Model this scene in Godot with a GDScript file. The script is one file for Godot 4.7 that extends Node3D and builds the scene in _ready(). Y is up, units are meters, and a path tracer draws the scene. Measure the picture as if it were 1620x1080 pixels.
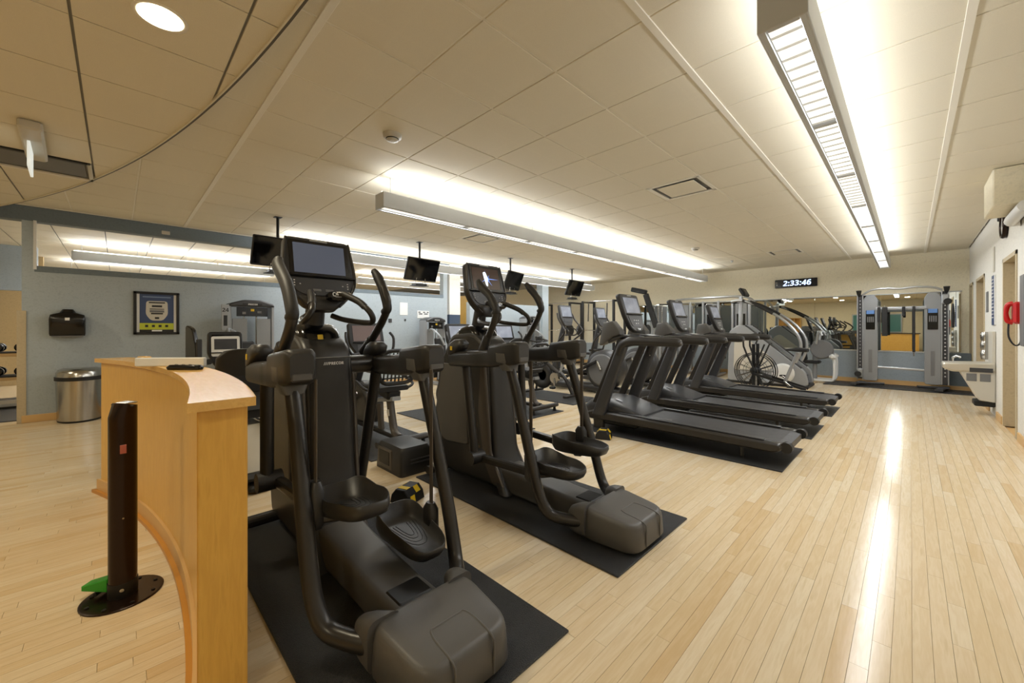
extends Node3D
# A gym hall: maple floor, tiled ceiling with hanging light strips, rows of cardio machines.
# World: x runs along the machines (users face -x), -z runs down the hall; metres; the lens stands 1.26 m above the floor.

const EYE := 1.26
const CEIL := 2.914
const LOW := 2.766
const WR := 0.86
const WF := -12.45
const WL := -8.35
const WB := 4.2
var M := {}
var used := {}
var rng := RandomNumberGenerator.new()

# ---------------------------------------------------------------- mesh helpers
func ns() -> SurfaceTool:
	var s := SurfaceTool.new()
	s.begin(Mesh.PRIMITIVE_TRIANGLES)
	return s

func tri(s: SurfaceTool, a: Vector3, b: Vector3, c: Vector3) -> void:
	s.add_vertex(a); s.add_vertex(b); s.add_vertex(c)

func quad(s: SurfaceTool, a: Vector3, b: Vector3, c: Vector3, d: Vector3) -> void:
	tri(s, a, b, c); tri(s, a, c, d)

func loft(s: SurfaceTool, rings: Array, smooth := true, caps := true, wrap := true) -> void:
	# skins rings of equal count; the rings run anticlockwise seen from the far end
	s.set_smooth_group(0 if smooth else -1)
	for i in rings.size() - 1:
		var p: PackedVector3Array = rings[i]
		var q: PackedVector3Array = rings[i + 1]
		var n := p.size()
		for k in (n if wrap else n - 1):
			var l := (k + 1) % n
			if p[k].distance_squared_to(p[l]) < 1e-12:
				tri(s, p[k], q[k], q[l])
			elif q[k].distance_squared_to(q[l]) < 1e-12:
				tri(s, p[k], q[k], p[l])
			else:
				quad(s, p[k], q[k], q[l], p[l])
	if caps:
		s.set_smooth_group(-1)
		fan(s, rings[0], false)
		fan(s, rings[-1], true)

func fan(s: SurfaceTool, r: PackedVector3Array, flip: bool) -> void:
	var c := Vector3.ZERO
	for p in r: c += p
	c /= r.size()
	for k in r.size():
		var l := (k + 1) % r.size()
		if flip: tri(s, c, r[l], r[k])
		else: tri(s, c, r[k], r[l])

func circ(c: Vector3, u: Vector3, v: Vector3, ru: float, rv: float, n: int) -> PackedVector3Array:
	var o := PackedVector3Array()
	for k in n:
		var a := TAU * k / n
		o.append(c + u * cos(a) * ru + v * sin(a) * rv)
	return o

func rr(c: Vector3, u: Vector3, v: Vector3, w: float, h: float, r: float, k := 3) -> PackedVector3Array:
	# rounded rectangle ring
	var o := PackedVector3Array()
	r = minf(r, minf(w, h) * 0.499)
	for q in 4:
		var sx := 1.0 if q == 0 or q == 3 else -1.0
		var sy := 1.0 if q < 2 else -1.0
		for i in k + 1:
			var a := PI * 0.5 * (q + float(i) / k)
			o.append(c + u * (sx * (w * 0.5 - r) + cos(a) * r) + v * (sy * (h * 0.5 - r) + sin(a) * r))
	return o

func bx(s: SurfaceTool, c: Vector3, d: Vector3, b := 0.006, t := Basis.IDENTITY) -> void:
	# chamfered box
	b = minf(b, minf(d.x, minf(d.y, d.z)) * 0.45)
	var rings := []
	for e in [[-0.5, b], [-0.5, 0.0], [0.5, 0.0], [0.5, b]]:
		var y: float = e[0] * d.y
		if e[1] == 0.0: y -= signf(y) * b
		var w: float = d.x - 2 * e[1]
		var h: float = d.z - 2 * e[1]
		var ring := PackedVector3Array()
		var bb: float = b
		for p in [Vector2(w / 2, h / 2 - bb), Vector2(w / 2 - bb, h / 2), Vector2(-w / 2 + bb, h / 2), Vector2(-w / 2, h / 2 - bb), Vector2(-w / 2, -h / 2 + bb), Vector2(-w / 2 + bb, -h / 2), Vector2(w / 2 - bb, -h / 2), Vector2(w / 2, -h / 2 + bb)]:
			ring.append(c + t * Vector3(p.x, y, -p.y))
		rings.append(ring)
	loft(s, rings, false)

func bar(s: SurfaceTool, a: Vector3, b: Vector3, w: float, h: float, r := 0.008) -> void:
	# straight bar of rounded rectangular section: w across, h upright
	var z := (b - a).normalized()
	var up := Vector3.UP if absf(z.y) < 0.95 else Vector3.RIGHT
	var x := up.cross(z).normalized()
	up = z.cross(x)
	loft(s, [rr(a, x, up, w, h, r, 2), rr(b, x, up, w, h, r, 2)], false)

func smooth_path(p: Array, sub: int) -> Array:
	if sub < 2 or p.size() < 3: return p
	var o := []
	for i in p.size() - 1:
		var a: Vector3 = p[max(i - 1, 0)]
		var b: Vector3 = p[i]
		var c: Vector3 = p[i + 1]
		var d: Vector3 = p[min(i + 2, p.size() - 1)]
		for k in sub:
			o.append(b.cubic_interpolate(c, a, d, float(k) / sub))
	o.append(p[-1])
	return o

func tube(s: SurfaceTool, p: Array, r, n := 10, sub := 1, caps := true, flat := 1.0) -> void:
	var q := smooth_path(p, sub)
	var rings := []
	var t0: Vector3 = (q[1] - q[0]).normalized()
	var u := t0.cross(Vector3.UP if absf(t0.y) < 0.9 else Vector3.RIGHT).normalized()
	for i in q.size():
		var t: Vector3 = (q[min(i + 1, q.size() - 1)] - q[max(i - 1, 0)]).normalized()
		u = (u - t * u.dot(t)).normalized()
		var v := t.cross(u)
		var f := float(i) / (q.size() - 1)
		var rad: float = r if not (r is Array) else lerpf(r[int(f * (r.size() - 1))], r[min(int(f * (r.size() - 1)) + 1, r.size() - 1)], fmod(f * (r.size() - 1), 1.0))
		rings.append(circ(q[i], u, v, rad, rad * flat, n))
	loft(s, rings, true, caps)

func lathe(s: SurfaceTool, prof: Array, at := Transform3D.IDENTITY, n := 20, smooth := true) -> void:
	# profile of Vector2(radius, height) from the bottom up
	var rings := []
	for p in prof:
		rings.append(circ(at * Vector3(0, p.y, 0), at.basis.x, -at.basis.z, maxf(p.x, 1e-4), maxf(p.x, 1e-4), n))
	loft(s, rings, smooth)

func inset(poly: PackedVector2Array, d: float) -> PackedVector2Array:
	var o := PackedVector2Array()
	var n := poly.size()
	for i in n:
		var a := (poly[i] - poly[(i + n - 1) % n]).normalized()
		var b := (poly[(i + 1) % n] - poly[i]).normalized()
		var na := Vector2(-a.y, a.x)
		var nb := Vector2(-b.y, b.x)
		var m := (na + nb)
		m = m / maxf(m.dot(m) * 0.5, 0.4)
		o.append(poly[i] + m * d)
	return o

func ccw(p: PackedVector2Array) -> PackedVector2Array:
	if Geometry2D.is_polygon_clockwise(p): p.reverse()
	return p

func prism(s: SurfaceTool, poly0, d0: float, d1: float, b := 0.0, t := Transform3D.IDENTITY, smooth := false, steps := 1) -> void:
	# polygon in local xy, extruded along local z from d0 to d1, both faces chamfered (or rounded in steps)
	var poly := ccw(PackedVector2Array(poly0))
	var lv := []
	if b > 0.0:
		for k in steps + 1:
			var a := PI * 0.5 * k / steps
			lv.append([d0 + b * (1 - cos(a)), b * (1 - sin(a))])
		var m := lv.size()
		for k in m:
			var e: Array = lv[m - 1 - k]
			lv.append([d1 - (float(e[0]) - d0), e[1]])
	else:
		lv = [[d0, 0.0], [d1, 0.0]]
	var rings := []
	for e in lv:
		var pp := inset(poly, e[1]) if e[1] > 0.0 else poly
		var ring := PackedVector3Array()
		for p in pp: ring.append(t * Vector3(p.x, p.y, e[0]))
		rings.append(ring)
	loft(s, rings, smooth, false)
	s.set_smooth_group(-1)
	for e in [[rings[0], true], [rings[-1], false]]:
		var r: PackedVector3Array = e[0]
		var ix := Geometry2D.triangulate_polygon(poly)
		if ix.is_empty(): fan(s, r, not e[1])
		for k in range(0, ix.size(), 3):
			if e[1]: tri(s, r[ix[k]], r[ix[k + 1]], r[ix[k + 2]])
			else: tri(s, r[ix[k]], r[ix[k + 2]], r[ix[k + 1]])

func rpoly(w: float, h: float, r: float, k := 4, c := Vector2.ZERO) -> PackedVector2Array:
	var o := PackedVector2Array()
	for p in rr(Vector3(c.x, c.y, 0), Vector3.RIGHT, Vector3.UP, w, h, r, k): o.append(Vector2(p.x, p.y))
	return o

func round_poly(p: Array, r: float, k := 4) -> PackedVector2Array:
	# rounds every corner of a polygon
	var o := PackedVector2Array()
	var n := p.size()
	for i in n:
		var a: Vector2 = p[(i + n - 1) % n]
		var b: Vector2 = p[i]
		var c: Vector2 = p[(i + 1) % n]
		var l := minf(r, minf(a.distance_to(b), b.distance_to(c)) * 0.48)
		var p0 := b + (a - b).normalized() * l
		var p1 := b + (c - b).normalized() * l
		for j in k + 1:
			var f := float(j) / k
			o.append(p0.lerp(b, f).lerp(b.lerp(p1, f), f))
	return o

func obj(called: String, s: SurfaceTool, m: Material, parent: Node = null) -> MeshInstance3D:
	s.generate_normals()
	var o := MeshInstance3D.new()
	o.mesh = s.commit()
	o.material_override = m
	o.name = called if parent else numbered(called)
	(parent if parent else self).add_child(o, true)
	return o

func numbered(called: String) -> String:
	used[called] = used.get(called, -1) + 1
	return called if used[called] == 0 else "%s_%03d" % [called, used[called]]

func thing(called: String, label: String, category: String, at := Vector3.ZERO, turn := 0.0, group := "") -> Node3D:
	var o := Node3D.new()
	o.name = numbered(called)
	add_child(o)
	o.position = at
	o.rotation.y = turn
	tag(o, label, category, group)
	return o

func tag(o: Node, label: String, category: String, group := "") -> Node:
	o.set_meta("label", label)
	o.set_meta("category", category)
	if group: o.set_meta("group", group)
	return o

func struct(called: String) -> Node3D:
	var o := Node3D.new()
	o.name = numbered(called)
	add_child(o)
	o.set_meta("kind", "structure")
	return o

func copy(o: Node3D, at: Vector3, label: String, turn := 0.0) -> Node3D:
	var c: Node3D = o.duplicate()
	c.name = numbered(String(o.name))
	add_child(c)
	c.position = at
	c.rotation.y = turn
	c.set_meta("label", label)
	return c

func box1(called: String, c: Vector3, d: Vector3, m: Material, parent: Node, b := 0.004, t := Basis.IDENTITY) -> MeshInstance3D:
	var s := ns()
	bx(s, c, d, b, t)
	return obj(called, s, m, parent)

func tube1(called: String, p: Array, r, m: Material, parent: Node, sub := 1, n := 10) -> MeshInstance3D:
	var s := ns()
	tube(s, p, r, n, sub)
	return obj(called, s, m, parent)

func text(called: String, words: String, size: float, m: Material, parent: Node, at: Transform3D, font := "Droid Sans", bold := false) -> MeshInstance3D:
	# flat lettering, size is the letter height in metres, reading along local x, facing local z
	var t := TextMesh.new()
	var f := SystemFont.new()
	f.font_names = PackedStringArray([font])
	if bold: f.font_weight = 700
	t.font = f
	t.text = words
	t.font_size = 64
	t.pixel_size = size / 46.0
	t.depth = 0.002
	t.curve_step = 4.0
	var o := MeshInstance3D.new()
	o.mesh = t
	o.material_override = m
	o.name = called
	o.transform = at
	parent.add_child(o, true)
	return o

func face(at: Vector3, n: Vector3, up := Vector3.UP) -> Transform3D:
	var z := n.normalized()
	var x := up.cross(z).normalized()
	return Transform3D(Basis(x, z.cross(x), z), at)

# ---------------------------------------------------------------- materials
func ntex(freq: float, stops: Array, seed_: int, size := 256, normal := false, fractal := 4, bump := 2.0) -> NoiseTexture2D:
	var n := FastNoiseLite.new()
	n.noise_type = FastNoiseLite.TYPE_SIMPLEX_SMOOTH
	n.frequency = freq
	n.seed = seed_
	n.fractal_octaves = fractal
	var t := NoiseTexture2D.new()
	t.width = size
	t.height = size
	t.seamless = true
	t.noise = n
	if normal:
		t.as_normal_map = true
		t.bump_strength = bump
	else:
		var g := Gradient.new()
		g.offsets = PackedFloat32Array(range(stops.size()).map(func(i): return float(i) / (stops.size() - 1)))
		g.colors = PackedColorArray(stops)
		t.color_ramp = g
	return t

func mat(key: String, c: Color, rough := 0.5, metal := 0.0) -> StandardMaterial3D:
	var m := StandardMaterial3D.new()
	m.albedo_color = c
	m.roughness = rough
	m.metallic = metal
	M[key] = m
	return m

func tri_map(m: StandardMaterial3D, scale: Vector3, world := true) -> StandardMaterial3D:
	m.uv1_triplanar = true
	m.uv1_world_triplanar = world
	m.uv1_scale = scale
	return m

func glow(key: String, c: Color, e: float) -> StandardMaterial3D:
	var m := mat(key, c, 0.6)
	m.emission_enabled = true
	m.emission = c
	m.emission_energy_multiplier = e
	return m

func materials() -> void:
	var g := func(v: float, a := 1.0) -> Color: return Color(v, v, v, a)
	mat("frame", Color(0.205, 0.195, 0.185), 0.3, 0.35)
	mat("plastic", Color(0.165, 0.16, 0.156), 0.4)
	tri_map(M.plastic, Vector3(9, 9, 9), false)
	M.plastic.normal_enabled = true
	M.plastic.normal_texture = ntex(0.12, [], 3, 256, true, 3, 1.6)
	M.plastic.normal_scale = 0.25
	mat("hood", Color(0.325, 0.318, 0.31), 0.45)
	tri_map(M.hood, Vector3(9, 9, 9), false)
	M.hood.normal_enabled = true
	M.hood.normal_texture = M.plastic.normal_texture
	M.hood.normal_scale = 0.3
	mat("shell", Color(0.33, 0.305, 0.28), 0.36, 0.25)
	mat("gloss", Color(0.045, 0.045, 0.05), 0.16)
	mat("black", Color(0.06, 0.06, 0.062), 0.5)
	mat("grip", Color(0.12, 0.115, 0.11), 0.55)
	mat("charcoal", Color(0.215, 0.215, 0.222), 0.4)
	mat("grey", Color(0.42, 0.42, 0.42), 0.5)
	mat("silver", Color(0.68, 0.69, 0.7), 0.34, 0.75)
	mat("steel", Color(0.72, 0.71, 0.69), 0.24, 1.0)
	mat("chrome", Color(0.82, 0.82, 0.82), 0.12, 1.0)
	mat("paint_silver", Color(0.6, 0.61, 0.62), 0.42, 0.3)
	mat("white", Color(0.85, 0.85, 0.84), 0.45)
	mat("bone", Color(0.76, 0.74, 0.69), 0.4)
	mat("yellow", Color(0.88, 0.74, 0.1), 0.5)
	mat("green", Color(0.16, 0.6, 0.14), 0.45)
	mat("red", Color(0.72, 0.06, 0.06), 0.3)
	mat("bronze", Color(0.17, 0.115, 0.085), 0.24, 0.6)
	mat("blue_dark", Color(0.22, 0.28, 0.36), 0.6)
	mat("upholstery", Color(0.07, 0.07, 0.075), 0.55)
	mat("iron", Color(0.09, 0.09, 0.095), 0.5)
	mat("letter", Color(0.86, 0.86, 0.86), 0.5)
	mat("screen", Color(0.02, 0.02, 0.025), 0.07)
	glow("screen_pink", Color(0.36, 0.31, 0.3), 0.3)
	M.screen_pink.roughness = 0.12
	var scr := glow("screen_on", Color(0.5, 0.52, 0.56), 0.6)
	scr.roughness = 0.1
	scr.emission_operator = BaseMaterial3D.EMISSION_OP_MULTIPLY
	scr.emission_texture = ntex(0.02, [Color(0.5, 0.5, 0.55), Color(1, 1, 1)], 8, 128)
	M.screen_on.uv1_triplanar = true
	M.screen_on.uv1_scale = Vector3(2, 2, 2)
	mat("mirror", Color(0.9, 0.92, 0.91), 0.01, 1.0)
	var gl := mat("glass", Color(0.85, 0.93, 0.92, 0.12), 0.02)
	gl.transparency = BaseMaterial3D.TRANSPARENCY_ALPHA
	# rubber mats: fine ribbed relief
	var rb := mat("rubber", Color(0.17, 0.172, 0.178), 0.36)
	tri_map(rb, Vector3(3, 3, 3))
	rb.normal_enabled = true
	rb.normal_texture = ntex(0.14, [], 21, 512, true, 3, 8.0)
	rb.normal_scale = 1.0
	rb.albedo_texture = ntex(0.03, [Color(0.7, 0.7, 0.7), Color(1, 1, 1), Color(0.8, 0.8, 0.8)], 22)
	mat("belt", Color(0.24, 0.24, 0.25), 0.5)
	tri_map(M.belt, Vector3(1.2, 6, 6))
	M.belt.albedo_texture = ntex(0.02, [Color(0.65, 0.65, 0.65), Color(1, 1, 1), Color(1.0, 1.0, 1.0)], 24)
	# paint and plaster
	for e in [["wall_blue", Color(0.645, 0.685, 0.71), 31], ["wall_blue_dark", Color(0.42, 0.465, 0.495), 32], ["wall_cream", Color(0.9, 0.865, 0.765), 33], ["wall_white", Color(0.88, 0.87, 0.84), 34], ["frame_tan", Color(0.74, 0.68, 0.56), 35], ["door_tan", Color(0.6, 0.5, 0.36), 36], ["wall_tan", Color(0.78, 0.68, 0.5), 37]]:
		var m := tri_map(mat(e[0], e[1], 0.62), Vector3(1.3, 1.3, 1.3))
		m.albedo_texture = ntex(0.05, [g.call(0.93), g.call(1.0), g.call(0.95)], e[2], 256, false, 5)
		m.normal_enabled = true
		m.normal_texture = M.plastic.normal_texture
		m.normal_scale = 0.12
	# ceiling tiles: pale with fine fissured speckle
	var ct := tri_map(mat("tile", Color(0.88, 0.85, 0.775), 0.8), Vector3(2.2, 2.2, 2.2))
	ct.albedo_texture = ntex(0.25, [g.call(0.9), g.call(1.0), g.call(0.96)], 41, 512, false, 4)
	mat("tee", Color(0.9, 0.88, 0.83), 0.5)
	mat("plenum", Color(0.55, 0.55, 0.54), 0.7)
	mat("trim_metal", Color(0.36, 0.335, 0.3), 0.45, 0.3)
	mat("fixture", Color(0.76, 0.77, 0.78), 0.4, 0.2)
	# maple: counter veneer, trim and floor strips
	var grain := ntex(0.018, [Color(0.93, 0.91, 0.87), Color(1, 1, 1), Color(0.965, 0.95, 0.925), Color(1, 1, 1)], 51, 512, false, 5)
	var vn := tri_map(mat("veneer", Color(0.88, 0.71, 0.37), 0.3), Vector3(3.2, 0.35, 3.2))
	vn.albedo_texture = grain
	var vt := tri_map(mat("veneer_top", Color(0.87, 0.7, 0.4), 0.22), Vector3(0.4, 3, 3.2))
	vt.albedo_texture = grain
	mat("trim_wood", Color(0.76, 0.53, 0.22), 0.35)
	mat("base_wood", Color(0.82, 0.67, 0.45), 0.4)
	var tones := [Color(0.855, 0.785, 0.665), Color(0.845, 0.77, 0.64), Color(0.865, 0.805, 0.695), Color(0.835, 0.75, 0.61), Color(0.85, 0.775, 0.65), Color(0.82, 0.725, 0.575)]
	for i in tones.size():
		var f := tri_map(mat("plank%d" % i, tones[i], 0.24), Vector3(6.0, 6.0, 0.55))
		f.albedo_texture = ntex(0.016, [Color(0.94, 0.92, 0.88), Color(1, 1, 1), Color(0.97, 0.955, 0.93), Color(1, 1, 1)], 60 + i, 256, false, 5)
		f.roughness = 0.15
		f.metallic_specular = 0.28
	glow("lens", Color(1.0, 0.99, 0.96), 0.57)
	glow("lens_up", Color(1.0, 0.99, 0.96), 1.5)
	glow("bulb", Color(1.0, 0.95, 0.82), 3.0)
	glow("led", Color(0.75, 0.85, 1.0), 1.3)
	mat("clock_face", Color(0.04, 0.05, 0.11), 0.12)
	mat("poster_blue", Color(0.2, 0.27, 0.42), 0.35)
	mat("poster_lime", Color(0.72, 0.75, 0.2), 0.35)
	mat("poster_dark", Color(0.1, 0.1, 0.1), 0.35)
	mat("sign_blue", Color(0.17, 0.26, 0.42), 0.4)
	mat("paper", Color(0.88, 0.88, 0.87), 0.6)
	mat("teal_glass", Color(0.35, 0.55, 0.55), 0.15)
	mat("label_white", Color(0.8, 0.79, 0.76), 0.5)
	mat("clear_panel", Color(0.55, 0.56, 0.57), 0.2, 0.2)

# ---------------------------------------------------------------- the hall
func soffit_z(x: float) -> float:
	return 15.35 - sqrt(16.0 * 16.0 - pow(x + 0.75, 2))

func slab(called: String, c: Vector3, d: Vector3, m: Material, parent: Node) -> MeshInstance3D:
	return box1(called, c, d, m, parent, 0.0015)

func span(called: String, x0: float, x1: float, y0: float, y1: float, z0: float, z1: float, m: Material, parent: Node) -> MeshInstance3D:
	return slab(called, Vector3(x0 + x1, y0 + y1, z0 + z1) * 0.5, Vector3(absf(x1 - x0), absf(y1 - y0), absf(z1 - z0)), m, parent)

func view_size(p: Vector3) -> float:
	# how large a small piece at p shows in the photograph's frame, 0 outside it
	var c := cos(0.7875)
	var s := sin(0.7875)
	var d := -p.x * s - p.z * c
	if d < 0.25: return 0.0
	var u := 627.6 * (p.x * c - p.z * s) / d
	var v := 627.6 * (p.y - EYE) / d
	if absf(u) > 830 or v > 540 or v < -580: return 0.0
	return absf(p.y - EYE) / (d * d * d)

func plank_floor() -> void:
	var fl := struct("floor")
	span("subfloor", -16.5, WR + 0.3, -0.2, -0.0145, WF - 0.3, WB + 0.3, M.base_wood, fl)
	span("side_room_floor", -16.5, WL, -0.0145, -0.0005, WF - 0.3, WB + 0.3, M.plank0, fl)
	var w := 0.057
	var unit := ns()
	bx(unit, Vector3.ZERO, Vector3(1, 1, 1), 0.0)
	unit.generate_normals()
	var mesh := unit.commit()
	var list := []
	var x := WR - w * 0.5
	while x > WL + 0.02:
		var z := WB - rng.randf() * 0.6
		var z_end := WB
		while z_end > WF:
			z = maxf(z_end - rng.randf_range(0.22, 1.25), WF)
			var c := Vector3(x, -0.007, (z + z_end) * 0.5)
			var best := 0.0
			for f in [0.0, 0.5, 1.0]: best = maxf(best, view_size(Vector3(x, 0, lerpf(z, z_end, f))))
			var tone: int = [0, 0, 4, 4, 2, 1, 0, 2, 4, 1, 3, 5 if rng.randf() < 0.45 else 0][rng.randi() % 12]
			list.append([best * (z_end - z), c, z_end - z, tone])
			z_end = z
		x -= w
	list.sort_custom(func(a, b): return a[0] > b[0])
	var rest := []
	for i in 6: rest.append(ns())
	for i in list.size():
		var e: Array = list[i]
		var size := Vector3(w - 0.0011, 0.014, float(e[2]) - 0.0012)
		if i < 300:
			var o := MeshInstance3D.new()
			o.mesh = mesh
			o.material_override = M["plank%d" % e[3]]
			o.name = "plank"
			o.position = e[1]
			o.scale = size
			fl.add_child(o, true)
		else:
			bx(rest[e[3]], e[1], size, 0.0)
	var am := ArrayMesh.new()
	for i in 6:
		rest[i].generate_normals()
		rest[i].commit(am)
		am.surface_set_material(i, M["plank%d" % i])
	var o := MeshInstance3D.new()
	o.mesh = am
	o.name = "far_planks"
	fl.add_child(o, true)
	o.set_meta("kind", "stuff")
	o.set_meta("label", "maple strips of the rest of the floor")

func tile_ceiling() -> void:
	var ce := struct("ceiling")
	span("deck", -16.5, WR + 0.3, CEIL + 0.03, CEIL + 0.2, WF - 0.3, WB + 0.3, M.plenum, ce)
	var unit := ns()
	bx(unit, Vector3.ZERO, Vector3(0.597, 0.016, 0.597), 0.003)
	unit.generate_normals()
	var mesh := unit.commit()
	var list := []
	for i in 15:
		for j in range(-7, 20):
			var c := Vector3(0.83 - 0.305 - 0.61 * i, CEIL + 0.004, -0.775 - 0.305 - 0.61 * j)
			if c.z - 0.4 > soffit_z(c.x): continue
			var skip := false
			for v in vents():
				if absf(v.x - c.x) < 0.25 and absf(v.y - c.z) < 0.25: skip = true
			if skip: continue
			list.append([view_size(c), c])
	list.sort_custom(func(a, b): return a[0] > b[0])
	var s := ns()
	for i in list.size():
		if i < 300:
			var o := MeshInstance3D.new()
			o.mesh = mesh
			o.material_override = M.tile
			o.name = "ceiling_tile"
			o.position = list[i][1]
			ce.add_child(o, true)
		else:
			bx(s, list[i][1], Vector3(0.597, 0.016, 0.597), 0.003)
	for i in 13:
		for j in 20:
			bx(s, Vector3(-8.75 - 0.61 * i, CEIL + 0.004, 3.5 - 0.61 * j), Vector3(0.597, 0.016, 0.597), 0.003)
	var r := obj("far_ceiling_tiles", s, M.tile, ce)
	r.set_meta("kind", "stuff")
	for i in 16:
		var x := 0.83 - 0.61 * i
		var t := span("ceiling_tee", x - 0.012, x + 0.012, CEIL + 0.001, CEIL + 0.02, WF, 3.5, M.tee, ce)
		t.name = "ceiling_tee" if i == 0 else "ceiling_tee_%03d" % i
	for j in range(-7, 21):
		var z := -0.775 - 0.61 * j
		span("cross_tee", WL, WR, CEIL + 0.0015, CEIL + 0.02, z - 0.01, z + 0.01, M.tee, ce)
	span("wide_tee", WL, WR, CEIL - 0.0115, CEIL + 0.01, -0.795, -0.755, M.tee, ce)
	for x in [-0.995, 0.225, -2.825 - 0.61 * 9]:
		span("wide_tee", x - 0.02, x + 0.02, CEIL - 0.012, CEIL + 0.01, WF, 2.5, M.tee, ce)

func vents() -> Array:
	return [Vector2(-1.91, -4.74), Vector2(-5.57, -4.74), Vector2(-1.91, -10.23)]

func low_ceiling() -> void:
	# dropped ceiling over the lobby with a curved metal edge
	var ce := struct("ceiling_lobby")
	var poly := PackedVector2Array()
	var edge := []
	for i in 41:
		var x := lerpf(WR, WL, i / 40.0)
		edge.append(Vector2(x, soffit_z(x)))
	for p in edge: poly.append(p)
	poly.append(Vector2(WL, WB)); poly.append(Vector2(WR, WB))
	var s := ns()
	prism(s, poly, 0.0, 0.04, 0.0, Transform3D(Basis(Vector3.RIGHT, Vector3.BACK, Vector3.UP), Vector3(0, LOW + 0.014, 0)))
	obj("backing", s, M.plenum, ce)
	# fascia and trim follow the curve
	var r1 := []
	for k in 2:
		var st := ns()
		var a: Array = [[0.0, 0.008, LOW - 0.012, CEIL + 0.01], [-0.012, 0.0, LOW - 0.012, LOW + 0.03]][k]
		var rings := []
		for p in edge:
			rings.append(PackedVector3Array([Vector3(p.x, a[2], p.y + a[0]), Vector3(p.x, a[2], p.y + a[1]), Vector3(p.x, a[3], p.y + a[1]), Vector3(p.x, a[3], p.y + a[0])]))
		loft(st, rings, false)
		obj(["fascia", "edge_trim"][k], st, [M.tile, M.trim_metal][k], ce)
	# panels cut by the curve
	for i in 16:
		for j in 9:
			var x1 := 0.814 - 0.61 * i
			var z0 := -1.06 + 0.61 * j
			var cell := PackedVector2Array([Vector2(x1 - 0.606, z0 + 0.005), Vector2(x1 - 0.004, z0 + 0.005), Vector2(x1 - 0.004, z0 + 0.602), Vector2(x1 - 0.606, z0 + 0.602)])
			var clip := PackedVector2Array(poly)
			for part in Geometry2D.intersect_polygons(cell, clip):
				if part.size() < 3: continue
				if i == 10 and (j == 2 or j == 3): continue
				var st := ns()
				prism(st, part, 0.0, 0.012, 0.0, Transform3D(Basis(Vector3.RIGHT, Vector3.BACK, Vector3.UP), Vector3(0, LOW, 0)))
				obj("ceiling_tile", st, M.tile, ce)

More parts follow.
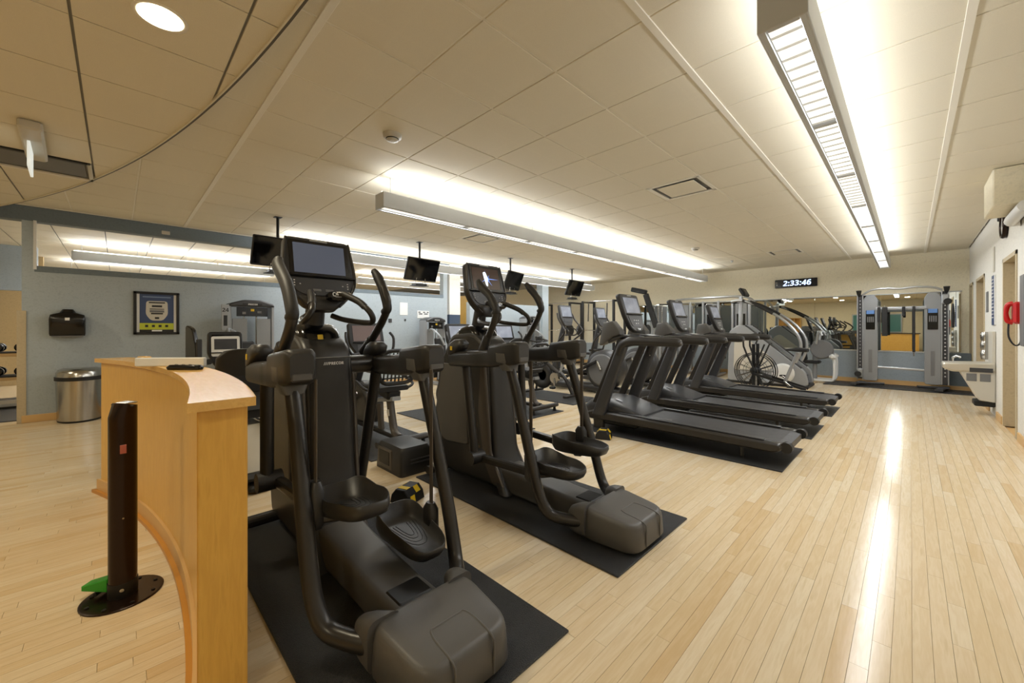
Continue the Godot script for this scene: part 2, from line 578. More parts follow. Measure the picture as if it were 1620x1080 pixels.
func wall_shell() -> void:
	var w := struct("wall_right")
	# door openings in the right wall: near [-8.2,-7.25], middle [-11.2,-10.05], far [-12.3,-11.75]
	var z1 := WB
	for d in [[-7.25, -8.2], [-10.05, -11.15], [-11.75, -12.35]]:
		span("wall_panel", WR, WR + 0.2, 0, 3.0, z1, d[0], M.wall_white, w)
		span("wall_panel", WR, WR + 0.2, 2.16, 3.0, d[0], d[1], M.wall_white, w)
		z1 = d[1]
	span("wall_panel", WR, WR + 0.2, 0, 3.0, z1, WF, M.wall_white, w)
	var b := struct("baseboard_right")
	for d in [[-8.25, -8.72], [-9.45, -10.0], [-5.2, -7.15], [3.0, -5.2]]:
		span("board", WR - 0.018, WR, 0, 0.1, d[0], d[1], M.base_wood, b)
	for e in [[-7.25, -8.2, "door_1"], [-10.05, -11.15, "door_2"], [-11.75, -12.35, "door_3"]]:
		var d := struct(e[2])
		var z0: float = e[0]
		var z2: float = e[1]
		span("jamb", WR - 0.012, WR + 0.2, 0, 2.16, z2, z2 + 0.05, M.frame_tan, d)
		span("jamb", WR - 0.012, WR + 0.2, 0, 2.16, z0 - 0.05, z0, M.frame_tan, d)
		span("head", WR - 0.012, WR + 0.2, 2.11, 2.16, z2, z0, M.frame_tan, d)
		span("leaf", WR + 0.12, WR + 0.17, 0.01, 2.11, z2 + 0.05, z0 - 0.05, M.door_tan if e[2] != "door_1" else M.frame_tan, d)
	# far wall: blue dado, mirror, cream above
	var f := struct("wall_far")
	span("plaster", -16.5, WR + 0.2, 0.0, 3.0, WF - 0.2, WF, M.wall_cream, f)
	span("dado", -9.2, WR, 0.1, 0.74, WF, WF + 0.03, M.wall_blue, f)
	span("ledge", -9.2, WR, 0.735, 0.755, WF, WF + 0.045, M.wall_white, f)
	span("board", -9.2, WR, 0, 0.1, WF, WF + 0.045, M.base_wood, f)
	# mirror panes
	var x := 0.74
	var i := 0
	while x > -5.4:
		span("mirror_pane", x - 1.216, x, 0.762, 2.03, WF, WF + 0.012, M.mirror, f)
		x -= 1.22
	span("mirror_rail", -5.5, 0.76, 2.03, 2.05, WF, WF + 0.02, M.silver, f)
	# back wall behind the lens, which the mirror shows
	var k := struct("wall_back")
	span("plaster", -16.5, WR + 0.2, 0, 3.0, WB, WB + 0.2, M.wall_cream, k)
	# left wall of blue-grey plaster with a long high opening
	var l := struct("wall_left")
	span("lower_wall", WL - 0.16, WL, 0, 2.11, -5.98, 0.9, M.wall_blue, l)
	span("upper_band", WL - 0.16, WL, 2.71, 3.0, -5.98, WB, M.wall_blue_dark, l)
	span("pier", WL - 0.16, WL, 2.11, 2.71, 0.79, 0.9, M.wall_blue, l)
	span("pier", WL - 0.16, WL, 2.11, 2.71, -5.98, -5.86, M.wall_blue, l)
	span("sill_band", WL - 0.17, WL + 0.006, 2.03, 2.11, -5.86, 0.79, M.wall_blue_dark, l)
	span("pier_edge", WL - 0.01, WL + 0.012, 2.06, 2.72, 0.77, 0.8, M.white, l)
	span("end_post", WL - 0.17, WL + 0.012, 0, 1.5, 0.86, 0.94, M.frame_tan, l)
	span("back_wall", WL - 0.16, WL, 0, 3.0, 3.2, WB, M.wall_blue, l)
	# further down the hall: column, second screen wall
	span("column", WL - 0.2, WL + 0.02, 1.62, 2.95, -6.38, -6.04, M.wall_white, l)
	span("column", WL - 0.2, WL + 0.02, 0.0, 1.62, -6.38, -6.04, M.blue_dark, l)
	span("lower_wall", WL - 0.16, WL, 0, 1.98, -9.66, -6.72, M.wall_blue, l)
	span("upper_band", WL - 0.16, WL, 2.72, 3.0, WF, -5.98, M.wall_blue_dark, l)
	span("column", WL - 0.2, WL + 0.05, 0, 2.95, -9.94, -9.64, M.wall_blue, l)
	var bl := struct("baseboard_left")
	span("board", WL, WL + 0.016, 0, 0.1, -5.98, 0.9, M.base_wood, bl)
	span("board", WL, WL + 0.016, 0, 0.1, -9.66, -6.72, M.base_wood, bl)
	# rooms beyond the left wall
	var r := struct("wall_side_room")
	span("plaster", -16.6, -16.4, 0, 3.0, WF, WB, M.wall_white, r)
	span("low_band", -12.7, -12.55, 2.02, 3.0, 1.15, WB, M.wall_blue, r)
	span("tan_wall", -14.2, -14.05, 0, 2.95, 1.2, WB, M.wall_tan, r)
	span("upper_lining", -15.4, -15.3, 2.0, 2.4, WF, 0.0, M.wall_blue_dark, r)
	span("yellow_wall", -10.2, -10.1, 0, 2.3, -9.0, -6.6, M.veneer, r)

func fixture(called: String, label: String, x: float, z0: float, z1: float, yb := 2.55, lit := 1.0, seg := 8, blades := false, up := 1.0) -> void:
	var t := thing(called, label, "light fixture", Vector3(x, yb, 0), 0.0, "hanging fluorescent light strips")
	var zc := (z0 + z1) * 0.5
	var ln := absf(z1 - z0)
	for e in [-1, 1]:
		box1("side_panel", Vector3(e * 0.086, 0.082, zc), Vector3(0.012, 0.165, ln), M.fixture, t, 0.003)
		box1("bottom_rim", Vector3(e * 0.072, 0.006, zc), Vector3(0.022, 0.012, ln), M.fixture, t, 0.002)
		box1("end_plate", Vector3(0, 0.082, z0 if e > 0 else z1), Vector3(0.184, 0.165, 0.012), M.fixture, t, 0.003)
	box1("tray", Vector3(0, 0.08, zc), Vector3(0.16, 0.02, ln - 0.02), M.white, t, 0.002)
	var st := ln / seg
	for i in seg:
		var zz := z0 - st * (i + 0.5)
		box1("lens", Vector3(0, 0.022, zz), Vector3(0.12, 0.01, st - 0.07), M.lens, t, 0.002)
		box1("divider", Vector3(0, 0.02, z0 - st * i - 0.02), Vector3(0.12, 0.02, 0.035), M.fixture, t, 0.003)
		var u := ns()
		prism(u, [Vector2(-0.045, 0.1), Vector2(0.045, 0.1), Vector2(0.0, 0.192)], -st / 2 + 0.02, st / 2 - 0.02, 0.0, Transform3D(Basis.IDENTITY, Vector3(0, 0, zz)))
		obj("upper_lens", u, M.lens_up, t)
		if blades and i < 3:
			var s := ns()
			for k in 11: bx(s, Vector3(0, 0.012, z0 - st * i - 0.09 - k * (st - 0.14) / 10.0), Vector3(0.12, 0.012, 0.003), 0.0)
			obj("louvre", s, M.white, t).set_meta("kind", "stuff")
	var nh := 5
	for i in nh:
		var zz := lerpf(z0 - 0.12, z1 + 0.12, float(i) / (nh - 1))
		tube1("hanger", [Vector3(0, 0.1, zz), Vector3(0, CEIL - yb, zz)], 0.004, M.silver, t, 1, 6)
	for sd in [0, -1, 1]:
		var dn: bool = sd == 0
		var l := AreaLight3D.new()
		l.name = "down_lamp" if dn else "up_lamp"
		l.area_size = Vector2(0.12 if dn else 0.06, ln - 0.1)
		l.area_normalize_energy = false
		l.light_energy = (DOWN if dn else UP * up) * lit
		l.light_color = Color(0.97, 0.985, 1.0)
		l.shadow_enabled = true
		l.area_range = 20.0
		l.position = Vector3(0, 0.004, zc) if dn else Vector3(sd * 0.04, 0.178, zc)
		var look := Vector3.DOWN if dn else Vector3(sd * sin(1.3), cos(1.3), 0)
		l.basis = Basis.looking_at(look, Vector3.BACK)
		t.add_child(l)

const DOWN := 6.0
const UP := 6.0
const CAN := 58.0


# ---------------------------------------------------------------- adaptive motion trainers (the two big machines)
func v3(x: float, y: float, z: float) -> Vector3:
	return Vector3(x, y, z)

func floor_mat(label: String, x0: float, x1: float, z0: float, z1: float) -> void:
	var s := ns()
	bx(s, v3((x0 + x1) / 2, 0.0055, (z0 + z1) / 2), v3(absf(x1 - x0), 0.011, absf(z1 - z0)), 0.003)
	tag(obj("rubber_mat", s, M.rubber), label, "mat", "black rubber machine mats")

func pedal_tray(t: Node3D, c: Vector3, side: float, tilt: float) -> void:
	# footplate with a raised, wavy rim; c is the centre of its sole
	var b := Basis(Vector3.BACK, tilt)
	var p := Node3D.new()
	p.name = "pedal"
	p.transform = Transform3D(b, c)
	t.add_child(p, true)
	var rings := []
	# outer lower hull, up the rim, over it and down to the sole
	for e in [[0.0, -0.042, 0.8], [0.0, -0.034, 0.92], [0.0, -0.005, 1.0], [1.0, 0.0, 1.0], [1.0, 0.002, 0.985], [1.0, 0.0, 0.96], [0.0, -0.006, 0.9], [0.0, -0.008, 0.5]]:
		var r := PackedVector3Array()
		var n := 32
		for k in n:
			var a := TAU * k / n
			var ca := cos(a)
			var sa := sin(a)
			# superellipse, narrower at the heel (+x)
			var x := 0.205 * signf(ca) * pow(absf(ca), 0.55)
			var z := 0.108 * signf(sa) * pow(absf(sa), 0.55) * (1.0 - 0.16 * (x / 0.205))
			var rim := 0.03 + 0.032 * smoothstep(-0.02, 0.19, -x) + 0.012 * smoothstep(0.05, 0.1, z * side)
			if x > 0.1: rim *= lerpf(1.0, 0.55, (x - 0.1) / 0.1)
			r.append(v3(x * e[2], e[1] + e[0] * rim, -z * e[2]))
		rings.append(r)
	var s := ns()
	loft(s, rings, true)
	obj("tray", s, M.plastic, p)
	for k in 4:
		var q := 0.15 - 0.03 * k
		var path := []
		for j in 9:
			var f := j / 8.0
			path.append(v3(-0.1 + (q + 0.05) * (1.0 - pow(absf(f * 2 - 1), 3.0)), -0.009, lerpf(-0.078 + 0.016 * k, 0.078 - 0.016 * k, f)))
		tube1("tread_rib", path, 0.003, M.black, p, 1, 5)

func trainer(label: String, at: Vector3, near_hb: Array, far_hb: Array, near_p: Array, far_p: Array, screen: Material) -> Node3D:
	var t := thing("elliptical_trainer", label, "elliptical", at, 0.0, "black motion trainers on rubber mats")
	# rear base hood with a socket on each side for the side tubes
	var s := ns()
	var rings := []
	var plan := ccw(round_poly([Vector2(0.012, -0.2), Vector2(0.012, 0.2), Vector2(-0.345, 0.236), Vector2(-0.345, -0.236)], 0.1, 8))
	var slope := func(x: float) -> float: return lerpf(0.93, 1.1, clampf(-x / 0.34, 0.0, 1.0))
	for e in [[0.014, 0.012], [0.03, 0.0], [0.125, 0.007], [0.152, 0.012], [0.166, 0.018], [0.174, 0.027], [0.1775, 0.038]]:
		var r := PackedVector3Array()
		for q in inset(plan, e[1]): r.append(v3(q.x, float(e[0]) * (slope.call(q.x) if e[0] > 0.05 else 1.0), -q.y))
		rings.append(r)
	for k in 3:
		var r := PackedVector3Array()
		for q in rings[6]:
			var f: Vector3 = q.lerp(v3(-0.17, 0, 0), 0.25 + 0.25 * k)
			r.append(v3(f.x, 0.1775 * slope.call(f.x) + 0.002, f.z))
		rings.append(r)
	loft(s, rings, true, false)
	s.set_smooth_group(0)
	fan(s, rings[-1], true)
	obj("rear_hood", s, M.hood, t)
	for z in [-1, 1]:
		s = ns()
		loft(s, [rr(v3(-0.42, 0.1, z * 0.205), Vector3.BACK, Vector3.UP, 0.045, 0.1, 0.02, 4), rr(v3(-0.405, 0.1, z * 0.2), Vector3.BACK, Vector3.UP, 0.07, 0.15, 0.03, 4), rr(v3(-0.36, 0.105, z * 0.19), Vector3.BACK, Vector3.UP, 0.09, 0.183, 0.035, 4), rr(v3(-0.3, 0.11, z * 0.17), Vector3.BACK, Vector3.UP, 0.13, 0.19, 0.035, 4)], true)
		obj("tube_socket", s, M.hood, t)
	# moulded arch line over the back of the hood
	var arch := []
	for k in 23:
		var f := k / 22.0
		var a := absf(f * 2 - 1)
		var zz := 0.085 * signf(0.5 - f) * pow(minf(1.0, (1.0 - pow(1.0 - minf(a * 1.9, 1.0), 2.2))), 0.8)
		if k == 11: zz = 0.0
		var run := clampf((a - 0.3) / 0.7, 0.0, 1.0)
		var x := -0.15 + 0.16 * minf(run * 1.35, 1.0)
		var y: float = 0.1782 * slope.call(x)
		if x > -0.025: y = lerpf(y, 0.15, (x + 0.025) / 0.035)
		if run > 0.75: y = lerpf(0.15, 0.03, (run - 0.75) / 0.25)
		arch.append(v3(x + (0.001 if run > 0.75 else 0.0), y, zz))
	tube1("arch_rib", arch, 0.0042, M.hood, t, 2, 8)
	# central ramp between hood and tower
	s = ns()
	loft(s, [rr(v3(-0.29, 0.085, 0), Vector3.UP, Vector3.BACK, 0.15, 0.21, 0.03), rr(v3(-0.55, 0.085, 0), Vector3.UP, Vector3.BACK, 0.15, 0.215, 0.03), rr(v3(-0.95, 0.1, 0), Vector3.UP, Vector3.BACK, 0.17, 0.22, 0.03), rr(v3(-1.35, 0.12, 0), Vector3.UP, Vector3.BACK, 0.2, 0.24, 0.03)], true)
	obj("ramp_cover", s, M.hood, t)
	s = ns()
	bx(s, v3(-0.42, 0.16, 0), v3(0.12, 0.012, 0.15), 0.005)
	obj("ramp_catch", s, M.black, t)
	# tower: side profile, with a bulged hump on top
	var prof := round_poly([Vector2(-1.1, 0.03), Vector2(-1.22, 0.2), Vector2(-1.28, 1.02), Vector2(-1.33, 1.15), Vector2(-1.46, 1.22), Vector2(-1.75, 1.2), Vector2(-1.93, 0.92), Vector2(-2.02, 0.34), Vector2(-1.95, 0.03)], 0.06, 5)
	s = ns()
	prism(s, prof, -0.135, 0.135, 0.03, Transform3D.IDENTITY, true, 3)
	obj("tower", s, M.plastic, t)
	s = ns()
	prism(s, round_poly([Vector2(-1.36, 1.08), Vector2(-1.42, 1.235), Vector2(-1.52, 1.285), Vector2(-1.66, 1.26), Vector2(-1.82, 1.12), Vector2(-1.84, 1.04)], 0.05, 4), -0.12, 0.12, 0.04, Transform3D.IDENTITY, true, 3)
	obj("tower_hump", s, M.gloss, t)
	# rear face panel of the tower (flaring foot) and side shells
	s = ns()
	var fr := []
	for e in [[-1.03, 0.02, 0.17], [-1.1, 0.1, 0.15], [-1.185, 0.26, 0.125], [-1.22, 0.5, 0.118], [-1.25, 0.85, 0.115], [-1.275, 1.08, 0.112]]:
		fr.append(rr(v3(e[0] - 0.04, e[1], 0), Vector3.BACK, Vector3.RIGHT, e[2] * 2, 0.1, 0.035, 3))
	loft(s, fr, true)
	obj("tower_face", s, M.plastic, t)
	for z in [-1, 1]:
		s = ns()
		prism(s, round_poly([Vector2(-1.5, 0.3), Vector2(-1.52, 0.95), Vector2(-1.86, 0.95), Vector2(-2.0, 0.36), Vector2(-1.8, 0.28)], 0.03, 3), 0.134 if z > 0 else -0.15, 0.15 if z > 0 else -0.134, 0.006)
		obj("side_panel", s, M.hood, t)
		s = ns()
		prism(s, round_poly([Vector2(-1.2, 0.06), Vector2(-1.3, 0.22), Vector2(-1.37, 0.6), Vector2(-1.34, 0.98), Vector2(-1.29, 1.0), Vector2(-1.22, 0.3), Vector2(-1.06, 0.05)], 0.03, 3), 0.125 if z > 0 else -0.152, 0.152 if z > 0 else -0.125, 0.008)
		obj("tower_shell", s, M.shell, t)
	s = ns()
	bx(s, v3(-1.274, 1.085, 0), v3(0.012, 0.006, 0.23), 0.002)
	obj("seam", s, M.grey, t)
	text("logo", "///PRECOR", 0.0155, M.letter, t, face(v3(-1.2265, 1.055, 0.0), Vector3.RIGHT), "Droid Sans", true)
	box1("warning_sticker", v3(-1.376, 1.2, 0.02), v3(0.004, 0.028, 0.03), M.yellow, t, 0.001, Basis(Vector3.BACK, 0.3))
	s = ns()
	bar(s, v3(-1.85, 0.045, -0.3), v3(-1.85, 0.045, 0.3), 0.08, 0.06, 0.02)
	obj("front_foot", s, M.frame, t)
	# cross beam carrying the two arm pods
	s = ns()
	tube(s, [v3(-1.38, 1.03, -0.33), v3(-1.38, 1.03, 0.33)], 0.055, 16)
	obj("cross_beam", s, M.frame, t)
	for z in [1, -1]:
		var zz: float = z * 0.325
		var hb: Array = near_hb if z > 0 else far_hb
		var pp: Array = near_p if z > 0 else far_p
		# arm pod
		var pod := Node3D.new()
		pod.name = "arm_pod"
		t.add_child(pod, true)
		s = ns()
		loft(s, [rr(v3(-1.46, 1.015, zz), Vector3.UP, Vector3.BACK, 0.05, 0.06, 0.02, 4), rr(v3(-1.45, 1.015, zz), Vector3.UP, Vector3.BACK, 0.11, 0.1, 0.03, 4), rr(v3(-1.1, 1.035, zz), Vector3.UP, Vector3.BACK, 0.12, 0.11, 0.03, 4), rr(v3(-0.99, 1.045, zz), Vector3.UP, Vector3.BACK, 0.125, 0.115, 0.028, 4), rr(v3(-0.975, 1.06, zz), Vector3.UP, Vector3.BACK, 0.155, 0.125, 0.024, 4), rr(v3(-0.74, 1.09, zz), Vector3.UP, Vector3.BACK, 0.15, 0.122, 0.022, 4), rr(v3(-0.712, 1.092, zz), Vector3.UP, Vector3.BACK, 0.138, 0.112, 0.022, 4), rr(v3(-0.698, 1.092, zz), Vector3.UP, Vector3.BACK, 0.112, 0.09, 0.022, 4)], true)
		obj("housing", s, M.plastic, pod)
		box1("end_seam", v3(-0.702, 1.05, zz), v3(0.016, 0.035, 0.085), M.hood, pod, 0.008)
		# pivot cap with the yellow mark
		s = ns()
		loft(s, [rr(v3(-1.44, 1.05, zz), Vector3.BACK, Vector3.RIGHT, 0.1, 0.09, 0.03, 3), rr(v3(-1.40, 1.1, zz), Vector3.BACK, Vector3.RIGHT, 0.105, 0.17, 0.04, 3), rr(v3(-1.375, 1.14, zz), Vector3.BACK, Vector3.RIGHT, 0.1, 0.16, 0.04, 3), rr(v3(-1.37, 1.165, zz), Vector3.BACK, Vector3.RIGHT, 0.07, 0.09, 0.03, 3)], true)
		var cap := obj("pivot_cap", s, M.plastic, pod)
		box1("caution_mark", v3(-1.41, 1.1, zz + z * 0.053), v3(0.025, 0.03, 0.004), M.yellow, cap, 0.001)
		# saddle that the fixed side tube rises into
		s = ns()
		loft(s, [rr(v3(-0.83, 0.97, zz), Vector3.BACK, Vector3.RIGHT, 0.085, 0.085, 0.02, 3), rr(v3(-0.85, 1.03, zz), Vector3.BACK, Vector3.RIGHT, 0.128, 0.115, 0.02, 3), rr(v3(-0.86, 1.085, zz), Vector3.BACK, Vector3.RIGHT, 0.13, 0.1, 0.02, 3)], true)
		obj("tube_saddle", s, M.hood, pod)
		# fixed side tube down to the hood
		s = ns()
		tube(s, [v3(-0.825, 0.99, zz), v3(-0.77, 0.84, zz), v3(-0.69, 0.6, zz * 1.01), v3(-0.61, 0.36, zz * 1.02), v3(-0.555, 0.2, zz * 1.0), v3(-0.5, 0.12, zz * 0.93), v3(-0.42, 0.098, zz * 0.78), v3(-0.34, 0.095, zz * 0.62)], [0.033, 0.034, 0.036], 14, 5)
		obj("side_tube", s, M.frame, t)
		# swinging handlebar
		s = ns()
		var base := v3(hb[0], hb[1], zz)
		tube(s, [base, v3(hb[2], hb[3], zz * 0.98), v3(hb[4], hb[5], zz * 0.93)], [0.024, 0.024, 0.023], 12, 6)
		var bar_o := obj("handlebar", s, M.frame, t)
		s = ns()
		tube(s, [v3(hb[2], hb[3], zz * 0.98).lerp(base, 0.12), v3(hb[2], hb[3], zz * 0.98), v3(hb[2] + (hb[4] - hb[2]) * 0.4, hb[3] + (hb[5] - hb[3]) * 0.55, zz * 0.955), v3(hb[4], hb[5], zz * 0.93), v3(hb[4] - 0.04, hb[5] + 0.045, zz * 0.9)], [0.0265, 0.027, 0.028, 0.03, 0.019], 12, 6)
		obj("grip", s, M.grip, bar_o)
		s = ns()
		tube(s, [base + (base - v3(hb[2], hb[3], zz)).normalized() * 0.06, base + (v3(hb[2], hb[3], zz) - base).normalized() * 0.07], [0.04, 0.03], 12, 1)
		obj("collar", s, M.plastic, bar_o)
		# hanging link and pedal arm
		var lx: float = pp[0]
		var ly: float = pp[1]
		s = ns()
		tube(s, [v3(-1.33, 1.0, zz * 0.93), v3(lx, ly, zz * 0.93)], 0.033, 12)
		obj("hanging_link", s, M.frame, t)
		s = ns()
		tube(s, [v3(lx, ly, zz * 1.08), v3(lx, ly, zz * 0.72)], 0.05, 14)
		obj("link_joint", s, M.plastic, t)
		var pc := v3(pp[2], pp[3], z * 0.155)
		s = ns()
		bar(s, v3(lx, ly - 0.01, zz * 0.78), v3(pp[2] - 0.1, pp[3] - 0.05, zz * 0.74), 0.05, 0.06, 0.018)
		obj("pedal_arm", s, M.frame, t)
		# strap rod and its bracket beside the pedal
		s = ns()
		bx(s, v3(-0.7 + 0.02, (1.03 + pp[3] + 0.08) * 0.5, zz * 0.86), v3(0.026, 1.03 - pp[3] - 0.06, 0.007), 0.002)
		obj("lift_strap", s, M.shell, t)
		s = ns()
		loft(s, [rr(v3(-0.68, pp[3] - 0.09, zz * 0.86), Vector3.BACK, Vector3.RIGHT, 0.04, 0.06, 0.015, 3), rr(v3(-0.68, pp[3] - 0.07, zz * 0.86), Vector3.BACK, Vector3.RIGHT, 0.055, 0.085, 0.02, 3), rr(v3(-0.685, pp[3] + 0.07, zz * 0.86), Vector3.BACK, Vector3.RIGHT, 0.055, 0.085, 0.02, 3), rr(v3(-0.685, pp[3] + 0.1, zz * 0.86), Vector3.BACK, Vector3.RIGHT, 0.035, 0.05, 0.015, 3)], true)
		obj("strap_bracket", s, M.plastic, t)
		s = ns()
		bar(s, v3(-0.685, pp[3] - 0.055, zz * 0.86), v3(pp[2], pp[3] - 0.05, z * 0.12), 0.06, 0.035, 0.012)
		obj("pedal_bridge", s, M.frame, t)
		pedal_tray(t, pc, z, pp[4])
	console(t, v3(-1.44, 0, 0), screen)
	return t

func console(t: Node3D, at: Vector3, screen: Material) -> void:
	# console head: neck, shell, screen, keypad, fixed hand loop and bottle tray
	var s := ns()
	tube(s, [at + v3(-0.12, 1.18, 0), at + v3(-0.08, 1.36, 0), at + v3(-0.04, 1.5, 0)], [0.06, 0.055, 0.05], 12, 3)
	obj("console_neck", s, M.plastic, t)
	var c := Node3D.new()
	c.name = "console"
	# local: x right for the user seen from behind (towards -z), y up the face, z out of the face
	c.transform = Transform3D(Basis(Vector3(0, 0, -1), Vector3(-0.22, 0.975, 0).normalized(), Vector3(0.975, 0.22, 0).normalized()), at + v3(0.0, 1.585, 0))
	t.add_child(c, true)
	var out := round_poly([Vector2(-0.185, 0.205), Vector2(0.185, 0.205), Vector2(0.208, -0.035), Vector2(0.175, -0.13), Vector2(0.09, -0.225), Vector2(-0.09, -0.225), Vector2(-0.175, -0.13), Vector2(-0.208, -0.035)], 0.035, 4)
	s = ns()
	prism(s, out, -0.05, 0.012, 0.012, Transform3D.IDENTITY, true, 2)
	obj("shell", s, M.plastic, c)
	s = ns()
	prism(s, round_poly([Vector2(-0.12, 0.13), Vector2(0.12, 0.13), Vector2(0.13, -0.1), Vector2(-0.13, -0.1)], 0.03, 3), -0.1, -0.045, 0.03, Transform3D.IDENTITY, true, 2)
	obj("rear_cover", s, M.plastic, c)
	for z in [-1, 1]:
		tube1("edge_bead", [v3(z * 0.178, 0.196, 0.012), v3(z * 0.203, -0.03, 0.014), v3(z * 0.17, -0.13, 0.014), v3(z * 0.09, -0.215, 0.014)], 0.007, M.frame, c, 5, 8)
	s = ns()
	prism(s, rpoly(0.335, 0.215, 0.008, 2, Vector2(0, 0.075)), 0.011, 0.0165, 0.001)
	obj("bezel", s, M.gloss, c)
	s = ns()
	prism(s, [Vector2(-0.145, -0.015), Vector2(0.145, -0.015), Vector2(0.145, 0.165), Vector2(-0.145, 0.165)], 0.0155, 0.0185, 0.0005)
	var sc := obj("screen", s, screen, c)
	if screen == M.screen_logo: star_screen(sc)
	box1("maker_plate", v3(0.0, 0.19, 0.014), v3(0.1, 0.011, 0.006), M.silver, c, 0.002)
	s = ns()
	prism(s, round_poly([Vector2(-0.18, -0.045), Vector2(0.18, -0.045), Vector2(0.15, -0.12), Vector2(0.1, -0.15), Vector2(-0.1, -0.15), Vector2(-0.15, -0.12)], 0.03, 3), 0.011, 0.017, 0.002)
	var kp := obj("keypad", s, M.charcoal, c)
	s = ns()
	for q in [[-0.15, -0.065], [-0.15, -0.08], [-0.15, -0.095], [-0.12, -0.085], [0.12, -0.085], [0.15, -0.07], [0.15, -0.085], [0.15, -0.1], [-0.05, -0.125]]:
		box1("key", v3(q[0], q[1], 0.018), v3(0.008, 0.006, 0.003), M.letter, kp, 0.001)
	for q in [-0.03, 0.04]: box1("display_window", v3(q, -0.118, 0.0175), v3(0.045, 0.014, 0.003), M.grey, kp, 0.001)
	box1("shelf_lip", v3(0, -0.035, 0.02), v3(0.4, 0.012, 0.02), M.gloss, c, 0.004)
	# bowl under the keypad
	s = ns()
	loft(s, [rr(v3(0, -0.14, -0.02), Vector3.RIGHT, Vector3.BACK, 0.3, 0.05, 0.02, 4), rr(v3(0, -0.19, -0.005), Vector3.RIGHT, Vector3.BACK, 0.24, 0.085, 0.035, 4), rr(v3(0, -0.235, -0.02), Vector3.RIGHT, Vector3.BACK, 0.14, 0.07, 0.03, 4)], true)
	obj("lower_bowl", s, M.plastic, c)
	# sensor block and the fixed hand loop
	s = ns()
	bx(s, v3(0.055, -0.17, 0.075), v3(0.11, 0.05, 0.06), 0.012)
	var blk := obj("sensor_block", s, M.gloss, c)
	text("logo", "C", 0.024, M.letter, blk, Transform3D(Basis.IDENTITY, v3(0.03, -0.165, 0.1045)), "Droid Sans", true)
	box1("logo_bar", v3(0.06, -0.163, 0.105), v3(0.04, 0.012, 0.002), M.letter, blk, 0.0005)
	box1("logo_line", v3(0.055, -0.179, 0.105), v3(0.036, 0.003, 0.002), M.letter, blk, 0.0005)
	for z in [-1, 1]:
		var lp := tube1("hand_loop", [v3(z * 0.05 - 0.02, -0.155, 0.06), v3(z * 0.09 - 0.01, -0.165, 0.115), v3(z * 0.125, -0.23, 0.2), v3(z * 0.155, -0.31, 0.27), v3(z * 0.18, -0.355, 0.24), v3(z * 0.17, -0.345, 0.16), v3(z * 0.12, -0.29, 0.0), v3(z * 0.07, -0.25, -0.06)], 0.0165, M.frame, c, 5)
		tube1("pulse_grip", [v3(z * 0.09 - 0.01, -0.163, 0.112), v3(z * 0.125, -0.228, 0.199), v3(z * 0.142, -0.272, 0.24)], 0.0195, M.grip, c, 4)
		box1("pulse_plate", v3(z * 0.104, -0.178, 0.152), v3(0.016, 0.065, 0.012), M.steel, c, 0.004, Basis(Vector3.RIGHT, -0.9))

func star_screen(sc: Node3D) -> void:
	# switched-on picture: white emblem on a blue burst
	var s := ns()
	for k in 14:
		var a := TAU * k / 14.0
		var l: float = [0.075, 0.028, 0.045, 0.024][k % 4] * (1.7 if k == 0 or k == 7 else 1.0)
		var d := v3(cos(a), sin(a), 0)
		var q := v3(-sin(a), cos(a), 0) * 0.004
		tri(s, v3(0.01, 0.075, 0.0192) - q, v3(0.01, 0.075, 0.0192) + d * l, v3(0.01, 0.075, 0.0192) + q)
	obj("burst", s, M.burst, sc)
	s = ns()
	prism(s, round_poly([Vector2(-0.03, 0.13), Vector2(-0.002, 0.135), Vector2(0.018, 0.08), Vector2(0.008, 0.01), Vector2(-0.008, 0.015), Vector2(-0.022, 0.075)], 0.012, 3), 0.0186, 0.0196, 0.0)
	obj("emblem", s, M.emblem, sc)

